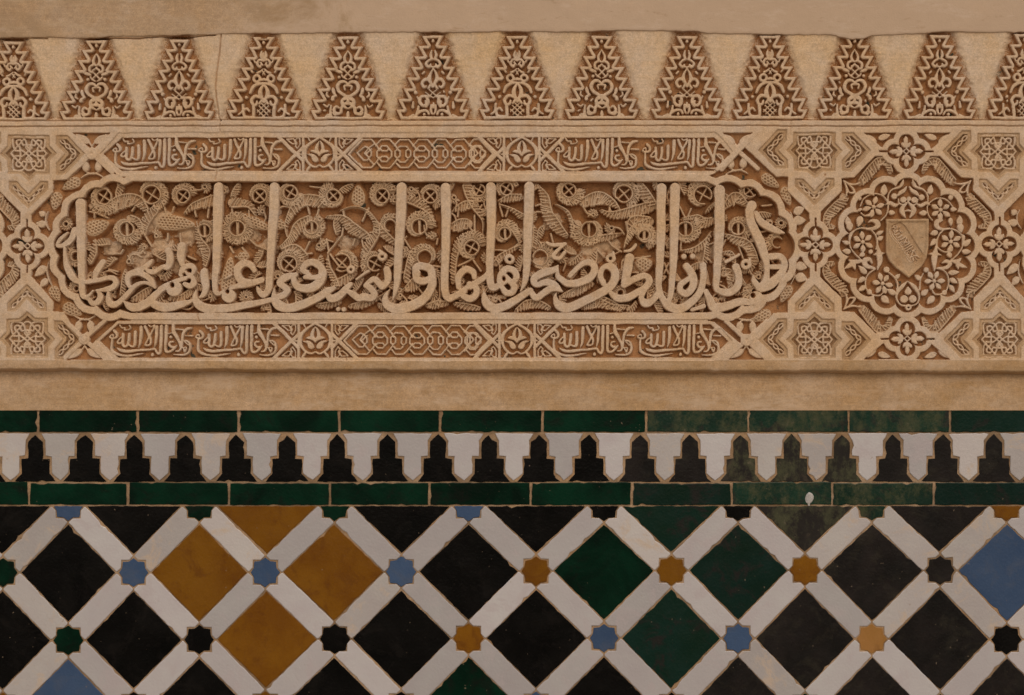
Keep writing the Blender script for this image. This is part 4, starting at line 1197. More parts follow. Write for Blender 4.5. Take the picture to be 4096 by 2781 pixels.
FEATHERS = [(B1, [(830, 330, 50), (960, 370, 100), (1100, 300, 130), (1250, 280, 120), (1350, 370, 50)]), (B1, [(1450, 330, 40), (1420, 380, 80), (1340, 480, 90), (1330, 610, 20)]), (B1, [(1190, 440, 60), (1270, 480, 60), (1330, 610, 14)]),
            (B1, [(1700, 415, 14), (1790, 335, 60), (1950, 290, 110)]), (B1, [(1810, 480, 10), (1840, 650, 60), (1900, 760, 90), (1890, 900, 30)]), (B1, [(870, 640, 14), (860, 760, 60), (820, 860, 50)]), (B1, [(1120, 1180, 40), (1150, 1000, 50), (1160, 920, 10)]),
            (B1, [(1210, 1210, 30), (1320, 1160, 80), (1400, 1090, 30)]), (B1, [(1520, 1010, 50), (1560, 960, 50), (1590, 880, 20)]), (B1, [(1560, 1200, 30), (1680, 1190, 60), (1770, 1130, 60)]),
            (B2, [(285, 425, 14), (215, 320, 60), (60, 300, 100)]), (B2, [(580, 625, 10), (565, 500, 30), (640, 360, 80), (740, 280, 110), (900, 300, 120)]), (B2, [(480, 740, 10), (600, 650, 60), (680, 520, 100), (780, 450, 60)]), (B2, [(520, 745, 10), (640, 720, 70), (740, 800, 60)]),
            (B2, [(930, 440, 20), (1080, 450, 60), (1180, 540, 110), (1310, 620, 70), (1330, 640, 6)]), (B2, [(1060, 385, 10), (1180, 345, 16), (1300, 370, 20), (1390, 480, 40), (1400, 580, 70), (1330, 700, 90), (1280, 800, 70)]), (B2, [(1400, 470, 14), (1460, 580, 70), (1560, 670, 60)]),
            (B2, [(945, 780, 10), (955, 900, 40), (1000, 1000, 60), (1040, 1090, 50)]), (B2, [(1000, 1060, 60), (1110, 1020, 80), (1190, 960, 60)]), (B2, [(1945, 495, 10), (1890, 380, 40), (1790, 300, 90), (1690, 260, 80)]), (B2, [(1680, 1020, 60), (1700, 900, 60), (1740, 760, 60)]), (B2, [(1660, 1110, 20), (1750, 1060, 110), (1800, 1010, 90)]),
            (B2, [(1860, 1260, 20), (1950, 1250, 60), (2000, 1180, 20), (1990, 1000, 8)]), (B2, [(330, 1300, 20), (380, 1260, 60), (410, 1320, 30)]), (B2, [(850, 1260, 40), (950, 1260, 70), (1060, 1230, 40)]), (B2, [(1150, 1270, 30), (1280, 1250, 70), (1400, 1200, 30), (1500, 1130, 8)]),
            (B3, [(765, 620, 8), (770, 470, 20), (700, 350, 60), (660, 240, 100), (620, 130, 90)]), (B3, [(500, 370, 20), (600, 330, 90), (680, 320, 60)]), (B3, [(480, 530, 60), (560, 510, 120), (630, 500, 100)]), (B3, [(610, 600, 40), (540, 680, 80), (500, 820, 60), (490, 1040, 40)]),
            (B3, [(1115, 690, 8), (1070, 560, 60), (1000, 480, 60)]), (B3, [(905, 290, 10), (1020, 260, 70), (1120, 250, 60)]), (B3, [(920, 320, 8), (1040, 370, 30), (1130, 430, 60)]), (B3, [(1285, 150, 10), (1340, 250, 80), (1370, 400, 100), (1450, 520, 110), (1540, 610, 50)]), (B3, [(1440, 320, 10), (1550, 390, 24), (1600, 520, 30), (1580, 620, 10)]),
            (B3, [(1700, 300, 80), (1850, 260, 130), (1980, 310, 60), (2040, 370, 14)]), (B3, [(1860, 370, 14), (1960, 410, 60), (2100, 400, 90), (2321, 340, 110)]), (B3, [(1840, 640, 60), (1950, 620, 60), (2060, 590, 10)]), (B3, [(2080, 730, 8), (2120, 640, 40), (2180, 540, 70), (2321, 480, 80)]),
            (B3, [(240, 1260, 20), (330, 1250, 80), (430, 1240, 50)]), (B3, [(500, 1240, 20), (620, 1270, 70), (740, 1290, 30)]), (B3, [(1070, 1310, 20), (1180, 1250, 80), (1290, 1250, 80), (1390, 1290, 40)]), (B3, [(1490, 1170, 20), (1640, 1130, 80), (1790, 1060, 40)]), (B3, [(1690, 1290, 20), (1830, 1240, 90), (1960, 1270, 60), (2120, 1280, 40)]), (B3, [(1560, 880, 10), (1640, 840, 50), (1690, 770, 10)]),
            (B3, [(890, 870, 60), (950, 800, 60), (1120, 700, 12)]), (B3, [(910, 1180, 40), (980, 1180, 30)]), (B3, [(1240, 740, 40), (1260, 600, 50), (1240, 510, 10)]), (B3, [(1290, 640, 20), (1310, 560, 60), (1340, 520, 20)]),
            (B4, [(225, 735, 8), (280, 600, 50), (310, 480, 100), (460, 480, 100)]), (B4, [(740, 750, 8), (880, 740, 50), (980, 680, 60), (1040, 570, 10)]), (B4, [(1150, 595, 10), (1260, 650, 70), (1370, 700, 90), (1440, 850, 80)]), (B4, [(760, 460, 20), (900, 440, 50), (960, 490, 100), (1050, 470, 60)]), (B4, [(980, 410, 8), (1020, 360, 30), (1070, 310, 20)]),
            (B4, [(1160, 340, 30), (1260, 260, 120), (1350, 310, 60)]), (B4, [(370, 130, 60), (420, 230, 110), (500, 330, 80)]), (B4, [(960, 880, 40), (990, 800, 50), (1000, 640, 20)]), (B4, [(1110, 950, 60), (1200, 960, 90), (1210, 1040, 60)]), (B4, [(710, 970, 40), (740, 1030, 60)]), (B4, [(990, 950, 40), (1010, 1060, 40)]), (B4, [(1140, 770, 20), (1220, 780, 50), (1250, 860, 30)]),
            (B4, [(260, 1330, 40), (320, 1270, 50), (340, 1220, 14)]), (B4, [(0, 1180, 20), (100, 1250, 90), (200, 1300, 40)])]
STRUTS = [(B1, [(820, 385), (870, 390), (990, 440)]), (B1, [(865, 390), (865, 440)]), (B1, [(1240, 340), (1215, 375)]), (B1, [(1520, 350), (1530, 390)]), (B1, [(1605, 340), (1590, 390)]), (B1, [(1800, 360), (1810, 430)]), (B1, [(1550, 590), (1545, 660)]), (B1, [(1660, 590), (1670, 680)]), (B1, [(1340, 610), (1400, 710)]),
          (B1, [(1000, 775), (1110, 775), (1130, 740)]), (B1, [(1270, 790), (1310, 810)]), (B1, [(1740, 800), (1810, 830)]), (B1, [(1000, 920), (1080, 940)]), (B1, [(1930, 360), (1920, 440)]), (B1, [(2130, 710), (2160, 770)]), (B1, [(2240, 720), (2290, 780)]), (B1, [(2180, 805), (2290, 795)]),
          (B2, [(60, 360), (60, 400)]), (B2, [(215, 370), (215, 430)]), (B2, [(760, 340), (780, 410)]), (B2, [(860, 370), (850, 410)]), (B2, [(940, 640), (960, 750)]), (B2, [(1090, 540), (1080, 610), (1010, 700), (950, 770)]), (B2, [(1270, 470), (1330, 350)]), (B2, [(1090, 380), (1100, 430)]), (B2, [(1200, 640), (1180, 700)]), (B2, [(1270, 650), (1280, 710)]), (B2, [(780, 660), (740, 740)]), (B2, [(750, 775), (800, 770)]), (B2, [(200, 620), (280, 700), (390, 740)]), (B2, [(1340, 580), (1400, 570)]),
          (B2, [(1660, 640), (1720, 730)]), (B2, [(1960, 690), (1970, 640)]), (B2, [(1640, 950), (1690, 940)]), (B2, [(1930, 890), (2000, 900)]), (B2, [(780, 150), (900, 165)]), (B2, [(970, 780), (1060, 900), (1120, 900)]),
          (B3, [(920, 310), (950, 430)]), (B3, [(1005, 360), (980, 430)]), (B3, [(690, 420), (690, 590)]), (B3, [(620, 500), (690, 590)]), (B3, [(540, 380), (535, 430)]), (B3, [(1260, 330), (1310, 315)]), (B3, [(1400, 590), (1420, 670)]), (B3, [(1700, 340), (1740, 400)]), (B3, [(1950, 340), (1940, 400)]), (B3, [(1930, 650), (1980, 710), (2060, 760)]), (B3, [(1830, 740), (1900, 810)]), (B3, [(2100, 480), (2110, 560)]), (B3, [(680, 820), (540, 890)]), (B3, [(680, 840), (750, 940)]), (B3, [(740, 350), (760, 320)]), (B3, [(880, 740), (1010, 750), (1130, 660)]),
          (B4, [(90, 340), (110, 400)]), (B4, [(405, 400), (400, 460)]), (B4, [(745, 340), (790, 430)]), (B4, [(850, 360), (820, 430)]), (B4, [(760, 660), (755, 740)]), (B4, [(1170, 650), (1150, 700)]), (B4, [(1290, 700), (1330, 820)]), (B4, [(1510, 330), (1600, 320)]), (B4, [(600, 860), (640, 960)]), (B4, [(640, 860), (600, 960)]), (B4, [(1000, 810), (1040, 860)]), (B4, [(470, 800), (330, 820)]), (B4, [(300, 950), (360, 950)])]
CONES = [(B1, 895, 525, 112, 66, -22), (B1, 1620, 488, 172, 68, 6), (B1, 2118, 985, 170, 62, -84), (B2, 300, 500, 130, 46, 22), (B2, 500, 500, 60, 48, 20), (B2, 1232, 235, 92, 58, -90), (B4, 412, 885, 62, 66, 90), (B1, 2255, 800, 50, 40, 0)]
def draw_arabesque():
    for f, p in STRUTS:
        stroke([(a, b, 5.8) for a, b in f(p)], -20, part('strut', T_INS, 'leafwork'), curve=False, slope=3, r=1.5)
    for f, x, y, lx, ly, an in CONES:
        q = f([(x, y)])[0]
        net(q[0], q[1], lx / 2.321, ly / 2.321, an, part('pine_cone', T_INS, 'leafwork'), top=-16)
    for f, p in FEATHERS:
        ar = part('arabesque_leaf', T_INS, 'leafwork')
        q = f(p)
        feather(q, -15, ar, step=8.0, fw=3.8)
        continue
        # smooth rib along one edge
        c_ = catmull(q, 4)
        e = []
        for a, b in zip(c_[:-1], c_[1:]):
            L = math.hypot(b[0] - a[0], b[1] - a[1]) or 1
            e.append((a[0] + (b[1] - a[1]) / L * a[2] * 0.5, a[1] - (b[0] - a[0]) / L * a[2] * 0.5, 5.0))
        stroke(e, -9, ar, curve=False, slope=3.2, r=1.5)
    for k, (f, x, y, rad, a0, a1, ln, cr) in enumerate(EYES):
        if cr == 9:
            continue
        q = f([(x, y)])[0]
        sp = part('arabesque_spiral', T_INS, 'leafwork')
        sg = 1 if k % 3 else -1
        if a1 - a0 > 255 and a1 - a0 < 345:
            a0, a1 = (a0 + (a1 - a0 - 255), a1) if sg > 0 else (a0, a0 + 255)
        eye(q[0], q[1], rad * 1.08 / 2.321, a0, a1, ln / 2.321, sp, sp, cr, sg)
def fill_gaps():
    """small curls and sprigs where the ground would lie bare"""
    rr = np.random.default_rng(17)
    made = 0
    for _ in range(5000):
        if made > 150:
            break
        x, y = rr.uniform(250, 3140), rr.uniform(735, 1245)
        ww = win(x, y, x, y, 15)
        if not inside[ww].all() or H[ww].max() > -34:
            continue
        made += 1
        sp = part('arabesque_sprig', T_INS, 'leafwork')
        a0 = rr.uniform(0, 360)
        if rr.random() < 0.45:
            eye(x, y, rr.uniform(6, 9), a0, a0 + rr.uniform(230, 320), rr.uniform(15, 21), sp, sp, 0, 1 if rr.random() < 0.5 else -1, top=-19)
            an = math.radians(a0)
            stroke([(x + 10 * math.cos(an), y + 10 * math.sin(an), 5), (x + 34 * math.cos(an + 0.5), y + 34 * math.sin(an + 0.5), 5.5), (x + 58 * math.cos(an + 0.9), y + 58 * math.sin(an + 0.9), 4)], -20, sp, slope=3, r=1.5)
        else:
            an = math.radians(a0)
            c_, s_ = math.cos(an), math.sin(an)
            k_ = rr.uniform(-14, 14)
            feather([(x - 34 * c_, y - 34 * s_, 4), (x - 12 * c_ - k_ * s_ * 0.5, y - 12 * s_ + k_ * c_ * 0.5, 22), (x + 14 * c_ - k_ * s_, y + 14 * s_ + k_ * c_, 26), (x + 32 * c_, y + 32 * s_, 8)], -19, sp, step=7.6, fw=3.5, side=1 if k_ > 0 else -1)
clipped(draw_arabesque)
clipped(fill_gaps)

# ------------------------------------------------------------------ the large letters (x, y, width), right part of the line last
LETTERS = [
    # left end of the line
    ('B1', [[(745, 310, 96), (750, 600, 90), (752, 900, 74), (760, 1090, 62)]]),
    ('D1', [[(590, 700, 134), (596, 1000, 108), (650, 1062, 84), (735, 1015, 62), (790, 950, 40)], [(880, 950, 60), (930, 1050, 112), (880, 1150, 122), (780, 1175, 96), (720, 1100, 76), (650, 1062, 80)]]),
    ('D1', [[(270, 150, 50), (272, 300, 72), (310, 500, 120), (400, 670, 138), (500, 770, 104), (640, 790, 84), (790, 772, 80)]]),
    ('B1', [[(690, 560, 62), (660, 640, 62), (600, 692, 52), (530, 706, 30), (555, 645, 40), (620, 590, 26)], [(595, 720, 22), (595, 800, 26)]]),
    ('D1', [[(980, 405, 112), (900, 525, 130), (845, 650, 118), (825, 790, 50)], [(790, 775, 80), (900, 758, 84), (1060, 712, 92), (1175, 722, 104), (1222, 800, 104), (1150, 890, 112), (1000, 925, 84), (850, 938, 36)]]),
    ('D1', [[(1080, 975, 66), (1075, 1100, 104), (1125, 1190, 128), (1235, 1190, 124), (1340, 1100, 104), (1450, 985, 100), (1560, 865, 96), (1700, 805, 64), (1830, 818, 66), (1945, 900, 30)],
            [(1470, 870, 70), (1432, 760, 104), (1465, 655, 124), (1600, 605, 132), (1750, 655, 122), (1880, 760, 110), (1945, 895, 50)], [(1600, 590, 110), (1750, 520, 104), (1850, 430, 92), (1890, 375, 44)]]),
    ('D1', [[(1770, 545, 40), (1850, 592, 96), (1950, 592, 100), (2080, 505, 92), (2195, 495, 130), (2235, 350, 138), (2195, 200, 130)]]),
    ('D1', [[(1380, 1150, 40), (1480, 1235, 140), (1620, 1252, 166), (1800, 1172, 168), (1940, 1040, 140), (2080, 920, 112), (2200, 850, 100)]]),
    ('D2', [[(350, 120, 158), (338, 300, 150), (362, 450, 100)], [(340, 640, 96), (372, 545, 108), (450, 485, 100), (550, 485, 100), (588, 560, 92), (545, 640, 60)], [(440, 600, 76), (530, 680, 104), (575, 800, 120), (500, 858, 118), (410, 815, 80)], [(200, 775, 76), (330, 735, 90), (460, 700, 84)]]),
    ('D2', [[(-40, 930, 130), (60, 850, 100), (150, 790, 60)]]),
    ('D2', [[(770, 600, 148), (785, 750, 160), (808, 880, 132), (770, 1000, 108), (690, 1075, 44)], [(622, 940, 30), (602, 1080, 108), (665, 1200, 168), (800, 1268, 172), (1000, 1275, 152), (1300, 1258, 150), (1700, 1180, 122), (2060, 1105, 92)]]),
    ('D2', [[(-160, 1200, 150), (0, 1258, 170), (250, 1228, 150), (450, 1172, 104), (545, 1140, 60)]]),
    ('B1', [[(2026, 158, 92), (2022, 400, 92), (2012, 700, 84), (2003, 950, 66)]]),
    ('D2', [[(985, 500, 128), (972, 800, 108), (982, 960, 96), (1050, 1000, 80), (1130, 955, 56)], [(1270, 900, 66), (1400, 850, 104), (1600, 812, 130), (1850, 742, 112)]]),
    ('D2', [[(1700, 560, 96), (1625, 452, 122), (1500, 432, 140), (1402, 520, 142), (1392, 650, 142), (1480, 768, 150), (1650, 790, 120)]]),
    ('B2', [[(455, 158, 92), (450, 400, 92), (428, 700, 78), (412, 1000, 66), (402, 1110, 64), (355, 1160, 62), (312, 1120, 44), (296, 1085, 16)]]),
    ('B2', [[(652, 975, 50), (560, 1000, 74), (505, 1048, 62), (548, 1090, 62), (580, 1120, 56), (540, 1165, 66), (480, 1180, 50)], [(452, 1105, 14), (455, 1190, 62), (490, 1250, 92), (570, 1282, 80), (700, 1258, 84), (850, 1190, 78), (960, 1125, 70), (1010, 1100, 40)]]),
    ('B2', [[(780, 960, 60), (720, 930, 50), (755, 870, 66), (820, 855, 66), (880, 900, 76), (905, 970, 80), (870, 1050, 88), (790, 1098, 88), (690, 1095, 72), (640, 1050, 60), (632, 990, 50)], [(740, 1000, 40), (830, 1000, 46), (880, 990, 60)]]),
    ('B2', [[(945, 1140, 50), (985, 1195, 76), (1060, 1172, 78), (1130, 1095, 64), (1160, 1065, 46)], [(1140, 1130, 40), (1200, 1165, 66), (1240, 1195, 60), (1280, 1180, 74), (1360, 1185, 70), (1385, 1150, 60), (1350, 1100, 62), (1310, 1072, 40)], [(1305, 1075, 44), (1380, 1015, 54), (1430, 1050, 62), (1460, 1080, 66), (1505, 1040, 60), (1512, 980, 70), (1500, 925, 60)]]),
    ('B2', [[(1220, 1016, 26), (1330, 942, 28)]]),
    ('B2', [[(1640, 162, 96), (1632, 400, 96), (1606, 800, 78), (1592, 1060, 58), (1556, 1210, 10)]]),
    ('B2', [[(1790, 960, 60), (1770, 910, 70), (1830, 890, 70), (1905, 920, 74), (1925, 1000, 76), (1915, 1090, 84), (1850, 1190, 92), (1740, 1258, 98), (1600, 1288, 96), (1505, 1255, 80), (1488, 1180, 50), (1528, 1110, 10)], [(1765, 920, 60), (1780, 1010, 70), (1850, 1030, 66), (1910, 1000, 60)]]),
    ('B3', [[(425, 166, 96), (426, 400, 92), (420, 800, 78), (415, 1080, 70), (445, 1185, 70), (510, 1172, 62), (640, 1090, 60), (770, 1010, 56), (810, 960, 40)], [(545, 1090, 50), (545, 990, 66), (610, 925, 66), (675, 948, 60), (690, 1000, 46)], [(590, 1170, 60), (650, 1195, 66), (705, 1150, 62), (700, 1090, 60), (645, 1060, 50)]]),
    ('B3', [[(842, 158, 96), (846, 500, 86), (832, 850, 72), (836, 1040, 70), (865, 1092, 70), (930, 1065, 56), (1000, 1025, 50)], [(925, 1050, 56), (935, 980, 66), (990, 920, 64), (1060, 940, 64), (1082, 1000, 62), (1050, 1050, 48)], [(975, 980, 40), (1020, 1030, 56), (1062, 1085, 62), (1040, 1140, 60), (985, 1140, 62), (950, 1095, 50)]]),
    ('B3', [[(1198, 156, 96), (1192, 400, 94), (1178, 800, 74), (1165, 1020, 56), (1118, 1130, 10)]]),
    ('B3', [[(775, 1125, 12), (790, 1220, 78), (860, 1285, 88), (960, 1270, 84), (1080, 1205, 74), (1180, 1140, 66), (1215, 1120, 50)], [(1215, 1130, 50), (1265, 1190, 66), (1340, 1140, 66), (1410, 1100, 60), (1505, 1125, 14)], [(1500, 1120, 14), (1430, 1062, 60), (1350, 1045, 62), (1262, 1068, 50), (1245, 1010, 70), (1320, 960, 76), (1420, 930, 66), (1465, 890, 20)],
            [(1465, 885, 12), (1462, 980, 46), (1500, 1020, 56), (1560, 1055, 66), (1660, 1050, 74), (1770, 1000, 76), (1812, 920, 70), (1780, 866, 62), (1710, 868, 56), (1640, 920, 50), (1580, 985, 46)]]),
    ('B3', [[(1365, 675, 26), (1420, 700, 38), (1535, 690, 30)], [(1520, 700, 24), (1460, 750, 36), (1425, 800, 40), (1480, 820, 34), (1525, 770, 36)]]),
    ('B3', [[(1890, 1060, 50), (1872, 980, 74), (1905, 912, 70), (1965, 905, 76), (1998, 965, 80), (1975, 1050, 82), (1890, 1130, 82), (1720, 1215, 84), (1570, 1280, 90), (1480, 1262, 84), (1440, 1190, 40), (1450, 1140, 10)]]),
    ('B4', [[(276, 820, 92), (256, 930, 88), (228, 1040, 72)], [(222, 1070, 60), (330, 1010, 64), (425, 985, 58), (462, 1030, 66), (430, 1090, 66), (350, 1140, 70), (250, 1190, 74), (160, 1190, 70), (95, 1140, 44)], [(420, 1115, 50), (385, 1190, 54), (425, 1240, 78), (490, 1215, 60), (540, 1150, 60)]]),
    ('B4', [[(232, 758, 22), (290, 745, 34), (330, 700, 34)]]),
    ('B4', [[(570, 168, 92), (566, 600, 86), (552, 950, 70), (548, 1110, 62), (582, 1195, 62), (640, 1262, 84), (740, 1290, 88), (840, 1235, 80), (925, 1140, 66), (960, 1010, 64), (955, 890, 66)]]),
    ('B4', [[(695, 168, 96), (692, 600, 86), (678, 950, 66), (664, 1120, 58), (640, 1220, 50)]]),
    ('B4', [[(800, 890, 66), (855, 970, 74), (868, 1070, 72), (815, 1145, 68), (752, 1125, 62), (755, 1065, 56), (825, 1015, 50)]]),
    ('B4', [[(858, 1302, 36), (965, 1266, 44)]]),
    ('B4', [[(1112, 185, 100), (1108, 600, 94), (1088, 950, 72), (1080, 1090, 60), (1120, 1128, 62), (1200, 1140, 74), (1275, 1085, 74), (1285, 980, 72), (1262, 900, 76)], [(985, 1130, 50), (1020, 1200, 70), (1060, 1275, 88), (1180, 1265, 82), (1300, 1225, 74), (1400, 1235, 60)]]),
    ('D3', [[(410, -70, 150), (372, 30, 132), (400, 200, 140), (500, 420, 150), (575, 620, 140), (628, 800, 104), (632, 950, 88), (600, 1080, 110), (510, 1175, 110)], [(470, 40, 70), (545, 180, 116), (680, 268, 112), (800, 320, 88), (892, 348, 26)]]),
    ('D3', [[(690, 700, 110), (830, 700, 100), (892, 790, 104), (880, 890, 110), (800, 1000, 116), (690, 1110, 160), (540, 1210, 70)], [(690, 855, 72), (850, 855, 72)], [(420, 975, 16), (445, 1070, 90), (500, 1150, 100)]]),
]
FR = dict(B1=B1, B2=B2, B3=B3, B4=B4, D1=D1, D2=D2, D3=D3)
top = 0.0
for f, strokes in LETTERS:
    lid = part('letter', T_INS, 'stucco')
    for s in strokes:
        top = 0.3 if top != 0.3 else 1.1
        stroke([(a, b, c_ * 0.955) for a, b, c_ in FR[f](s)], top, lid, slope=6.8, r=2.0)
# rings and dots
for f, x, y, ro, ri in (('D2', 215, 905, 150, 0), ('D2', 1230, 1045, 130, 0), ('B2', 1165, 925, 40, 14), ('B2', 1458, 805, 44, 16), ('B3', 1015, 830, 46, 17), ('B3', 1958, 822, 46, 17), ('D3', 315, 820, 80, 25), ('D3', 470, 1330, 104, 0),
                        ('B2', 1050, 1295, 21, 0), ('B2', 1101, 1297, 21, 0), ('B4', 780, 800, 25, 0), ('B4', 860, 800, 25, 0)):
    q = FR[f]([(x, y)])[0]
    sc_ = 4.648 if f[0] == 'D' and f != 'D3' else (3.757 if f == 'D3' else 2.321)
    disc(q[0], q[1], ro / sc_, 0.6, part('letter_mark', T_INS, 'stucco'), 5, 2.4, hole=ri / sc_)
for f, s in (('B2', [(1432, 750, 26), (1462, 775, 34)]), ('B3', [(2000 - 20, 770, 26), (1985, 800, 30)]), ('D3', [(372, 740, 40), (365, 800, 46)]), ('B4', [(1172, 852, 30), (1290, 786, 24)]), ('D2', [(1165, 715, 40), (1275, 650, 44)])):
    stroke(FR[f](s), 0.6, part('letter_mark', T_INS, 'stucco'), slope=5, r=2.2)
# eyes of letters that stay open
def pit(f, x, y, rx, ry):
    q = FR[f]([(x, y)])[0]
    sc_ = {'D1': 4.648, 'D2': 4.648, 'D3': 3.757}.get(f, 2.321)
    w = win(q[0] - rx / sc_, q[1] - ry / sc_, q[0] + rx / sc_, q[1] + ry / sc_, 12)
    sd = (np.hypot((WX[w] - q[0]) / (rx / sc_), (WY[w] - q[1]) / (ry / sc_)) - 1) * min(rx, ry) / sc_
    h = -np.minimum(46, soft(-sd, 1.4, 7.0))
    H[w] = np.where(sd < 2, np.minimum(H[w], h), H[w])
    LAB[w][sd < -0.5] = cg
for a in (('D2', 182, 835, 46, 56), ('D2', 1202, 962, 40, 52), ('D1', 825, 1010, 50, 48), ('D3', 418, 1288, 38, 46), ('D3', 780, 790, 54, 30), ('B2', 822, 935, 46, 34), ('B2', 1845, 966, 36, 26), ('B3', 640, 1130, 20, 22), ('B3', 965, 1010, 18, 26), ('B3', 1005, 1085, 20, 26), ('B3', 1920, 975, 34, 56), ('D2', 490, 745, 38, 36), ('D2', 490, 565, 46, 34), ('D2', 400, 640, 30, 30)):
    pit(*a)

# ------------------------------------------------------------------ grooves, cracks, lip of the ledge
xs_ = np.arange(GX0, GX1 + 60, 60)
hgroove([(x, 479.5 + 3.5 * max(0, 1 - x / 1500) + 1.2 * math.sin(x / 210)) for x in xs_], 14, 5)
hgroove([(x, 503.5 + 2.5 * max(0, 1 - x / 1500) + 1.0 * math.sin(x / 170 + 1)) for x in xs_], 13, 4.2)
hgroove([(x, float(np.interp(x, [0, 340, 880], [155, 158, 141])) + 1.5 * math.sin(x / 37)) for x in range(380, 870, 20)], 26, 4.2)
hgroove([(x, 154 + 1.5 * math.sin(x / 29)) for x in range(-200, 205, 15)], 16, 3.4)
hgroove([(x, 530.5) for x in xs_ if 470 < x < 2880], 4, 3.0)
for crack, d, wd in (([(884, 138), (878, 200), (872, 260), (866, 300), (862, 345), (866, 400), (876, 470), (882, 482)], 13, 4.4), ([(882, 482), (878, 510), (880, 528)], 7, 3.2), ([(862, 640), (865, 690), (860, 720)], 8, 3.2), ([(795, 1246), (790, 1262), (797, 1284)], 10, 3.6),
                     ([(1008, 1100), (1012, 1236)], 5, 2.6), ([(3166, 480), (3162, 540)], 4, 3.6), ([(1383, 1420), (1386, 1440)], 8, 3.6), ([(1110, 1290), (1114, 1300)], 6, 3.0)):
    hgroove(crack, d, wd)
carve([(1036, 140), (1074, 140), (1066, 157), (1044, 157)], 30, 0)
# worn chips and pock marks on the raised surfaces
cr = np.random.default_rng(5)
for _ in range(220):
    x, y, rr = cr.uniform(0, 4096), cr.uniform(170, 1480), cr.uniform(2.5, 6.5)
    w = win(x - rr, y - rr, x + rr, y + rr, 2)
    d = np.hypot(WX[w] - x, (WY[w] - y) * cr.uniform(0.6, 1.6)) / rr
    H[w] -= cr.uniform(1.0, 3.5) * np.clip(1 - d * d, 0, 1)
for x, y, rr, dp in ((3301, 701, 5, 9), (3302, 614, 10, 12), (178, 0, 1, 1), (1950, 1432, 9, 5), (2100, 550, 6, 5), (3990, 612, 7, 8), (3785, 340, 5, 6), (606, 155, 7, 8), (1290, 258, 5, 4), (2917, 722, 8, 3)):
    w = win(x - rr, y - rr, x + rr, y + rr, 2)
    if w is None:
        continue
    H[w] -= dp * np.clip(1 - (np.hypot(WX[w] - x, WY[w] - y) / rr) ** 2, 0, 1)

edge = 1482 + 2.5 * smooth_noise(None, GXX, GXX * 0, 90, 21) + 1.5 * smooth_noise(None, GXX, GXX * 0, 22, 22) + (GXX - 1200) * 0.003
lipz = GYY > 1436
t = np.clip((GYY - 1440) / (edge - 1440), 0, 1)
prof = -1.0 + 2.5 * np.sin(np.pi * np.clip(t, 0, 1)) - 10.0 * np.clip((t - 0.80) / 0.2, 0, 1) ** 2
prof = np.where(GYY > edge, -11.0 - 4.5 * (GYY - edge), prof)
H[:] = np.where(GYY > 1442, prof, H)
H += 0.75 * smooth_noise(None, GXX, GYY, 34, 31) + 0.35 * smooth_noise(None, GXX, GYY, 8.5, 32) + 1.2 * smooth_noise(None, GXX, GYY, 150, 33)
H = np.maximum(H, -66)

# ------------------------------------------------------------------ cut the carving into its parts
def build_relief():
    VX = (GXX - CX) * S
    VZ = ZC - (GYY - CY) * S
    VY = -H * S
    V = np.stack([VX, VY, VZ], -1).reshape(-1, 3)
    lab = LAB[:-1, :-1].ravel()
    j, i = np.divmod(np.arange((NY - 1) * (NX - 1)), NX - 1)
    v0 = j * NX + i
    order = np.argsort(lab, kind='stable')
    ls = lab[order]
    ids, starts = np.unique(ls, return_index=True)
    ends = list(starts[1:]) + [len(ls)]
    made = {}
    remap = np.full(len(V), -1, np.int64)
    for lid, a, b in zip(ids, starts, ends):
        if lid == 0:
            continue
        c = v0[order[a:b]]
        q = np.stack([c, c + NX, c + NX + 1, c + 1], 1)
        u = np.unique(q)
        remap[u] = np.arange(len(u))
        made[int(lid)] = (V[u], remap[q])
    objs = {}
    # parents first
    for lid in sorted(made, key=lambda k: (PARTS[k][3] != 0, k)):
        name, owner, m, par = PARTS[lid]
        p = objs.get(par, owner) if par else owner
        v, q = made[lid]
        objs[lid] = fast_mesh(name, v, q, M[m], None)
        o = objs[lid]
        o.parent = p
        if p == owner:
            o.matrix_parent_inverse = owner.matrix_basis.inverted()
    return objs
REL = build_relief()

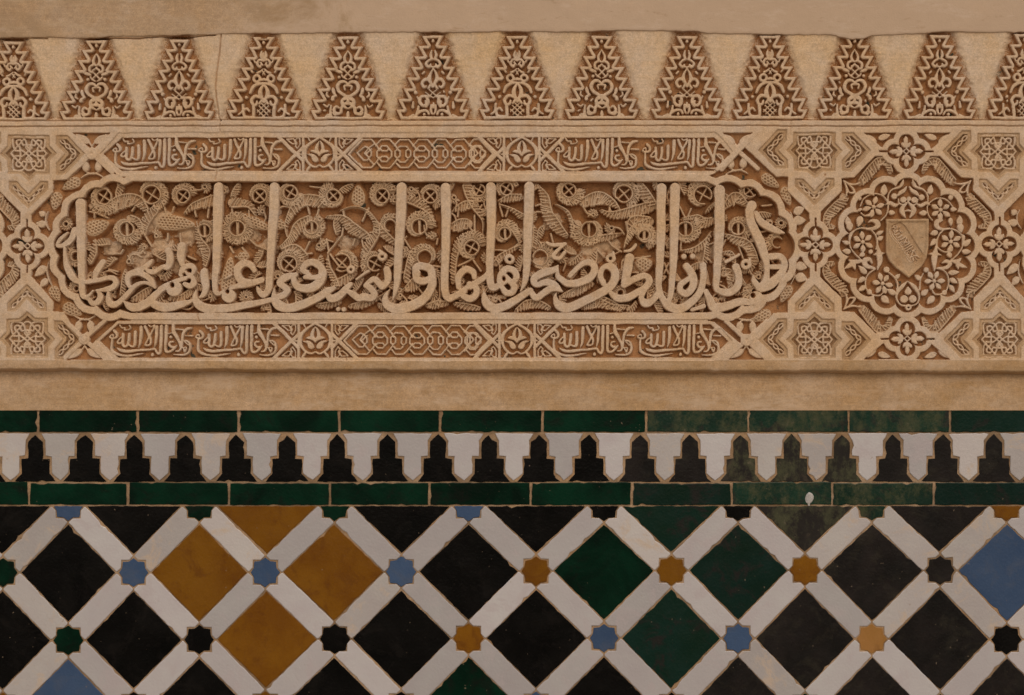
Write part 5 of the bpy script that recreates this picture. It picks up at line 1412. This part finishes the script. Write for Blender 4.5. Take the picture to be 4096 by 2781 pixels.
# ------------------------------------------------------------------ plain plaster above: overlaps the tops of the merlons with a ragged edge
EDGE = [(-1200, 150), (-330, 150), (0, 152), (200, 150), (340, 154), (420, 148), (560, 145), (700, 141), (800, 140), (880, 137), (1000, 133), (1200, 134), (1400, 130), (1700, 129), (1880, 130), (2020, 126), (2340, 129), (2370, 124),
        (2600, 122), (2790, 126), (2830, 134), (3100, 138), (3300, 140), (3340, 143), (3375, 153), (3410, 158), (3450, 155), (3490, 142), (3700, 134), (3730, 128), (4096, 130), (4426, 132), (5300, 132)]
ex = np.array([p[0] for p in EDGE], float)
ey = np.array([p[1] for p in EDGE], float)
T_UP = thing('plaster_wall', 'plain beige plaster wall running above the carved merlons', 'wall', (0, 0.05, 0))
def sheet(name, x0, x1, nx_, rows, material, parent, amp, seed):
    """rows: functions x -> (y, h); a lumpy hand-trowelled skin"""
    xs = np.linspace(x0, x1, nx_)
    V, n = [], len(rows)
    for k, f in enumerate(rows):
        y, h = f(xs)
        V.append(np.stack([xs, y + 0 * xs, h + 0 * xs], -1))
    V = np.array(V)
    X, Y = V[..., 0], V[..., 1]
    V[..., 2] += amp * smooth_noise(None, X, Y, 120, seed) + amp * 0.5 * smooth_noise(None, X, Y, 42, seed + 1) + amp * 0.2 * smooth_noise(None, X, Y, 15, seed + 2)
    P = np.stack([(V[..., 0] - CX) * S, -V[..., 2] * S, ZC - (V[..., 1] - CY) * S], -1).reshape(-1, 3)
    jj, ii = np.meshgrid(np.arange(n - 1), np.arange(nx_ - 1), indexing='ij')
    a = (jj * nx_ + ii).ravel()
    return fast_mesh(name, P, np.stack([a, a + nx_, a + nx_ + 1, a + 1], 1), material, parent)

def edge_y(xs):
    return np.interp(xs, ex, ey) + 1.8 * smooth_noise(None, xs, xs * 0 + 3, 26, 41) + 1.2 * smooth_noise(None, xs, xs * 0 + 9, 8, 42)
rows = [(lambda xs, t=t: (-700 + (edge_y(xs) - 3 + 700) * t, 5.0)) for t in np.linspace(0, 1, 96)]
rows += [lambda xs: (edge_y(xs) - 1.0, 4.0), lambda xs: (edge_y(xs), 1.0), lambda xs: (edge_y(xs) + 0.4, -9.0), lambda xs: (edge_y(xs) + 0.2, -30.0)]
sheet('plaster_skin', -1100, 5200, 700, rows, M['upper'], T_UP, 1.5, 50)
bx0, bx1 = -1500, 5600
def wall_box(name, y0, y1, h0, h1, material, parent, x0=bx0, x1=bx1):
    v = [W(x, y, h) for h in (h0, h1) for x, y in ((x0, y0), (x1, y0), (x1, y1), (x0, y1))]
    return mesh_obj(name, v, [(0, 1, 2, 3), (7, 6, 5, 4), (0, 4, 5, 1), (1, 5, 6, 2), (2, 6, 7, 3), (3, 7, 4, 0)], material, parent)
wall_box('wall_core', -1900, CY + ZC / S, -72, -420, M['upper'], T_UP)
wall_box('upper_wall', -1900, -690, 4, -60, M['upper'], T_UP)

# cracks in the plaster are real slits between the skin and the frieze; a few drips and patches of filler

# ------------------------------------------------------------------ smooth band under the lip, hollowed like a shallow cove
def cove(t):
    return -27.0 - 26.0 * math.exp(-(t / 0.42) ** 2) + 5.0 * t ** 3
rows = [(lambda xs, t=t: (1464 + (1641 - 1464) * t, cove(t))) for t in np.linspace(0, 1, 46)]
rows += [lambda xs: (1643, -22.0), lambda xs: (1644.5, -34.0)]
sheet('plaster_cove', -1100, 5200, 640, rows, M['lower'], T_LED, 1.6, 70)

# ------------------------------------------------------------------ glazed tiles
TD = -27.0          # depth of the glazed face (photo pixels behind the front of the carving)
tr = random.Random(3)
def rough_outline(pts, step=18, jit=1.4, chip=0.0):
    out = []
    n = len(pts)
    for i in range(n):
        a, b = pts[i], pts[(i + 1) % n]
        L = math.hypot(b[0] - a[0], b[1] - a[1])
        k = max(1, int(L / step))
        nx_, ny_ = (b[1] - a[1]) / (L or 1), -(b[0] - a[0]) / (L or 1)
        for q in range(k):
            t = q / k
            o = tr.uniform(-jit, jit) + 1.1
            if tr.random() < chip:
                o -= tr.uniform(2.5, 7.0)
            if q == 0:
                o *= 0.5
            out.append((a[0] + (b[0] - a[0]) * t + nx_ * o, a[1] + (b[1] - a[1]) * t + ny_ * o))
    return out

def ccw(pts):
    a = sum(p[0] * q[1] - q[0] * p[1] for p, q in zip(pts, pts[1:] + pts[:1]))
    return pts if a > 0 else pts[::-1]

TILE_LABEL = {'mottled': 'dark green glaze blotched with painted olive reflections,', 'sheened': 'worn black glaze with greenish painted reflections,', 'ochre': 'pale ochre'}
def tile(name, pts, material, parent, lift=0.0, bev=2.6, step=18, jit=1.4, chip=0.02):
    """one glazed piece: ragged hand-cut outline, softened edge, face tipped by a hair"""
    p = rough_outline(ccw(list(pts)), step, jit, chip)
    n = len(p)
    cx, cy = sum(a for a, _ in p) / n, sum(b for _, b in p) / n
    ext = max(max(abs(a - cx), abs(b - cy)) for a, b in p)
    tx, ty = tr.uniform(-1.1, 1.1) / ext, tr.uniform(-1.1, 1.1) / ext
    base = TD + lift + tr.uniform(-0.4, 0.6)
    def hgt(q, d):
        return base + d + (q[0] - cx) * tx + (q[1] - cy) * ty
    inn = []
    for i in range(n):
        a, b, c = p[i - 1], p[i], p[(i + 1) % n]
        e1, e2 = (b[0] - a[0], b[1] - a[1]), (c[0] - b[0], c[1] - b[1])
        l1, l2 = math.hypot(*e1) or 1, math.hypot(*e2) or 1
        nx_, ny_ = -(e1[1] / l1 + e2[1] / l2), (e1[0] / l1 + e2[0] / l2)
        L = math.hypot(nx_, ny_) or 1
        inn.append((b[0] + nx_ / L * bev, b[1] + ny_ / L * bev))
    v = [W(a, b, hgt((a, b), -9), True) for a, b in p] + [W(a, b, hgt((a, b), -1.3), True) for a, b in p] + [W(a, b, hgt((a, b), 0), True) for a, b in inn]
    f = []
    for i in range(n):
        k = (i + 1) % n
        f.append((i, k, n + k, n + i))
        f.append((n + i, n + k, 2 * n + k, 2 * n + i))
    f.append(tuple(range(2 * n, 3 * n)))
    # origin at the middle of the piece
    c0 = W(cx, cy, base, True)
    o = mesh_obj(name, [(a - c0[0], b - c0[1], c - c0[2]) for a, b, c in v], f, M[material], None)
    o.location = c0
    if material in TILE_LABEL:
        o['label'] = TILE_LABEL[material] + ' ' + name.replace('_', ' ')
    o.parent = parent
    o.matrix_parent_inverse = parent.matrix_basis.inverted()
    return o

def bed(parent, y0, y1):
    # lumpy joint filler that rides up on the tile edges here and there
    n = max(6, int((y1 - y0) / 11))
    def row(t):
        def f(xs):
            y = y0 + (y1 - y0) * t
            yy = xs * 0 + y
            return y, TD - 3.5 + 1.1 * smooth_noise(None, xs, yy, 60, 81) + 1.0 * smooth_noise(None, xs, yy, 19, 82)
        return f
    sheet('mortar_bed', -620, 4720, 500, [row(k / n) for k in range(n + 1)], M['grout'], parent, 0.0, 83)

def course(label, y0, y1, joints, mats, labelword):
    t = thing('tile_course', label, 'tile course', W(2048, y1, TD))
    for k in range(len(joints) - 1):
        a, b = joints[k] + 6, joints[k + 1] - 6
        dy = tr.uniform(-2, 2)
        tile('bar_tile', [(a + tr.uniform(-2, 2), y0 + dy), (b + tr.uniform(-2, 2), y0 + dy + tr.uniform(-3, 3)), (b + tr.uniform(-1, 3), y1 + dy * 0.4), (a + tr.uniform(-3, 1), y1 + dy * 0.4 + tr.uniform(-2, 2))], mats[k], t, 2.0, 3.4, 17, 1.5, 0.06)
    bed(t, y0 - 2.6, y1 + 2.6)
    return t
J1 = [-650, -250, 153, 552, 954, 1357, 1761, 2170, 2584, 2993, 3395, 3800, 4205, 4610]
course('row of dark green bar tiles directly under the plaster, mottled at one end', 1639, 1727, J1, ['green'] * 8 + ['mottled', 'mottled', 'mottled', 'teal', 'green'], 'upper')
J2 = [-690, -288, 116, 511, 915, 1320, 1718, 2124, 2527, 2927, 3329, 3735, 4140, 4545]
course('row of dark green bar tiles below the black stepped pieces, directly over the diamonds', 1933, 2018, J2, ['green'] * 8 + ['teal', 'mottled', 'mottled', 'teal', 'green'], 'lower')

# stepped pieces
t_step = thing('stepped_tile_band', 'band of black stepped merlon tiles alternating with white tiles between two green rows', 'tile band', W(2048, 1929, TD))
BC = [-260, -58, 142, 339, 538, 741, 946, 1148, 1349, 1549, 1752, 1957, 2155, 2355, 2559, 2761, 2963, 3168, 3368, 3572, 3771, 3976, 4178, 4380]
BLK = [(0, 1739), (31, 1769), (31, 1834), (58, 1836), (58, 1896), (84, 1926)]
WHT = [(80, 1735), (62, 1763), (61, 1823), (35, 1826), (35, 1893), (0, 1922)]
for k, c in enumerate(BC):
    mt = 'black' if c < 2500 else ('brown' if c < 2900 else ('sheened' if c < 3500 else 'brown'))
    w_ = tr.uniform(0.95, 1.03)
    p = [(c + x * w_ + tr.uniform(-1.5, 1.5), y + tr.uniform(-2, 2)) for x, y in BLK[1:]]
    q = [(c - x * w_ + tr.uniform(-1.5, 1.5), y + tr.uniform(-2, 2)) for x, y in BLK[1:]]
    tile('stepped_tile', [(c + tr.uniform(-3, 3), 1739 + tr.uniform(-4, 3))] + p + q[::-1], mt, t_step, 0, 2.2, 16, 1.6, 0.04)
    if k < len(BC) - 1:
        m_ = (c + BC[k + 1]) / 2
        g = (BC[k + 1] - c) / 201.6
        p = [(m_ + x * g * 0.97 + tr.uniform(-1.5, 1.5), y + tr.uniform(-1.5, 1.5)) for x, y in WHT[:-1]]
        q = [(m_ - x * g * 0.97 + tr.uniform(-1.5, 1.5), y + tr.uniform(-1.5, 1.5)) for x, y in WHT[:-1]]
        tile('white_tile', p + [(m_ + tr.uniform(-3, 3), 1922)] + q[::-1], 'cream_white' if tr.random() < (0.25 if c < 2400 else 0.6) else 'white', t_step, 0.6, 2.8, 16, 1.4, 0.03)
bed(t_step, 1730.2, 1929.8)

# diamond lattice
t_dia = thing('diamond_mosaic', 'glazed mosaic of large coloured diamonds framed by white strips and small stars', 'mosaic', W(2048, 3500, TD))
XA = [-516, 12, 534, 1061, 1605, 2144, 2686, 3220, 3761, 4300, 4840]           # stars of the even rows
XB = [-790, -258, 273, 797, 1339, 1874, 2416, 2952, 3487, 4026, 4565]          # stars of the odd rows
YR = [2024, 2286, 2558, 2830, 3100, 3370]
def node_at(r, k):
    if r % 2 == 1:
        x = XA[k]
    else:
        x = XB[k]
    wob = 5 * math.sin(x / 900.0 + r) if 0 < r else 0
    return (x, YR[r] + (wob if r else 0))
AMB = {('d', 0, 3): 'amber', ('d', 1, 3): 'amber', ('d', 1, 4): 'amber', ('d', 2, 3): 'amber'}
# colours by row of diamonds: list runs left to right
DROW = {0: {12: 'black', 534: 'black', 1061: 'amber', 1605: 'black', 2144: 'black', 2686: 'teal', 3220: 'sheened', 3761: 'brown'},
        1: {273: 'black', 797: 'amber', 1339: 'amber', 1874: 'black', 2416: 'green', 2952: 'teal', 3487: 'brown', 4026: 'blue'},
        2: {12: 'black', 534: 'black', 1061: 'amber', 1605: 'black', 2144: 'black', 2686: 'teal', 3220: 'brown', 3761: 'brown'},
        3: {273: 'blue', 797: 'black', 1339: 'black', 1874: 'green', 2416: 'black', 2952: 'brown', 3487: 'brown', 4026: 'brown'}}
SROW = {0: {273: 'blue', 797: 'green', 1339: 'green', 1874: 'blue', 2416: 'black', 2952: 'black', 3487: 'mottled', 4026: 'amber'},
        1: {12: 'green', 534: 'blue', 1061: 'blue', 1605: 'blue', 2144: 'amber', 2686: 'amber', 3220: 'amber', 3761: 'brown'},
        2: {273: 'green', 797: 'black', 1339: 'black', 1874: 'amber', 2416: 'blue', 2952: 'blue', 3487: 'ochre', 4026: 'black'},
        3: {12: 'amber', 534: 'black', 1061: 'amber', 1605: 'black', 2144: 'blue', 2686: 'black', 3220: 'green', 3761: 'green'}}
PAL = ['black', 'black', 'green', 'amber', 'blue', 'brown']
YTOP = 2026.0
def clip_top(pts, y=YTOP):
    out = []
    n = len(pts)
    for i in range(n):
        a, b = pts[i], pts[(i + 1) % n]
        if a[1] >= y:
            out.append(a)
        if (a[1] >= y) != (b[1] >= y):
            t = (y - a[1]) / (b[1] - a[1])
            out.append((a[0] + (b[0] - a[0]) * t, y))
    return out
nodes = {}
for r in range(len(YR)):
    for k in range(len(XA)):
        nodes[(r, k)] = node_at(r, k)
def col(dct, r, x):
    return dct.get(r, {}).get(x) or PAL[tr.randrange(len(PAL))]
for r in range(len(YR)):
    for k in range(len(XA)):
        x, y = nodes[(r, k)]
        if not (-560 < x < 4660):
            continue
        # star: a square and a diamond crossing
        sp = []
        sc_ = tr.uniform(0.95, 1.03)
        for q in range(16):
            an = math.radians(22.5 * q + 0)
            rad = (59 if q % 4 == 0 else (60.5 if q % 4 == 2 else 49.0)) * sc_ + tr.uniform(-1.2, 1.2)
            sp.append((x + rad * math.cos(an), y + rad * math.sin(an)))
        sp = clip_top(sp)
        if len(sp) > 2:
            tile('star_tile', sp, col(SROW, r, XA[k] if r % 2 else XB[k]), t_dia, 0.2, 2.0, 12, 1.1, 0.0)
        # strips to the two stars below
        if r + 1 < len(YR):
            for side in (-1, 1):
                if r % 2 == 0:
                    kk = k + (0 if side < 0 else 1)
                else:
                    kk = k + (-1 + 1 if side < 0 else 1)
                # nearest node below on that side
                best = None
                for k2 in range(len(XA)):
                    x2, y2 = nodes[(r + 1, k2)]
                    if (x2 - x) * side > 100 and abs(x2 - x) < 400:
                        best = (x2, y2)
                if not best:
                    continue
                x2, y2 = best
                L = math.hypot(x2 - x, y2 - y)
                ux, uy = (x2 - x) / L, (y2 - y) / L
                hw = 46.5 + tr.uniform(-2, 1)
                E = [(hw + 6, hw), (49, hw - 4), (49, 23), (71, 0), (49, -23), (49, -hw + 4), (hw + 6, -hw)]
                loc = [(t, n_) for t, n_ in E] + [(L - t, n_) for t, n_ in E[::-1]]
                pts = [(x + t * ux - n_ * uy, y + t * uy + n_ * ux) for t, n_ in loc]
                pts = clip_top(pts)
                if len(pts) > 2 and max(p[0] for p in pts) > -400 and min(p[0] for p in pts) < 4500:
                    tile('strip_tile', pts, 'cream_white' if tr.random() < (0.12 if x < 2500 else 0.4) else 'white', t_dia, 0.8, 3.0, 19, 1.4, 0.035)
        # diamond centred between this star and its right-hand neighbour
        if k + 1 < len(XA):
            x2, y2 = nodes[(r, k + 1)]
            cx, cy = (x + x2) / 2, (y + y2) / 2
            up = [nodes[(r - 1, q)] for q in range(len(XA)) if r > 0 and abs(nodes[(r - 1, q)][0] - cx) < 80]
            dn = [nodes[(r + 1, q)] for q in range(len(XA)) if r + 1 < len(YR) and abs(nodes[(r + 1, q)][0] - cx) < 80]
            if up:
                cx = (cx + up[0][0]) / 2
            g = 74.0
            yt = (up[0][1] if up else y - 268) + g + 2
            yb = (dn[0][1] if dn else y + 268) - g - 2
            d = clip_top([(cx, yt), (x2 - g, cy), (cx, yb), (x + g, cy)])
            if len(d) > 2:
                key = min((XB if r % 2 else XA), key=lambda v: abs(v - cx))
                tile('diamond_tile', d, col(DROW, r, key), t_dia, 0.0, 2.4, 19, 1.6, 0.03)
bed(t_dia, 2020.8, 3520)

# a run of spilt plaster stuck on the glaze
dv, df = [], []
for r_, (y, wd, hh) in enumerate([(1968, 3, 0.5), (1975, 11, 3), (1985, 17, 4.5), (1996, 18, 4.5), (2008, 13, 3.5), (2016, 5, 1.5), (2024, 3, 0.8)]):
    for q in range(9):
        an = math.pi * q / 8
        dv.append(W(3237 + 2 * math.sin(r_) - wd * math.cos(an), y, TD + 2.0 + hh * math.sin(an), True))
for r_ in range(6):
    for q in range(8):
        a = r_ * 9 + q
        df.append((a, a + 9, a + 10, a + 1))
dr = mesh_obj('plaster_drip', dv, df, M['drip'])
dr['label'] = 'small whitish plaster drip stuck on a dark tile of the row over the diamonds'
dr['category'] = 'drip'

# ------------------------------------------------------------------ floor of the court
g_ = mesh_obj('ground', [(-120, -160, 0), (120, -160, 0), (120, 60, 0), (-120, 60, 0)], [(0, 1, 2, 3)], M['stone'])
g_['kind'] = 'structure'
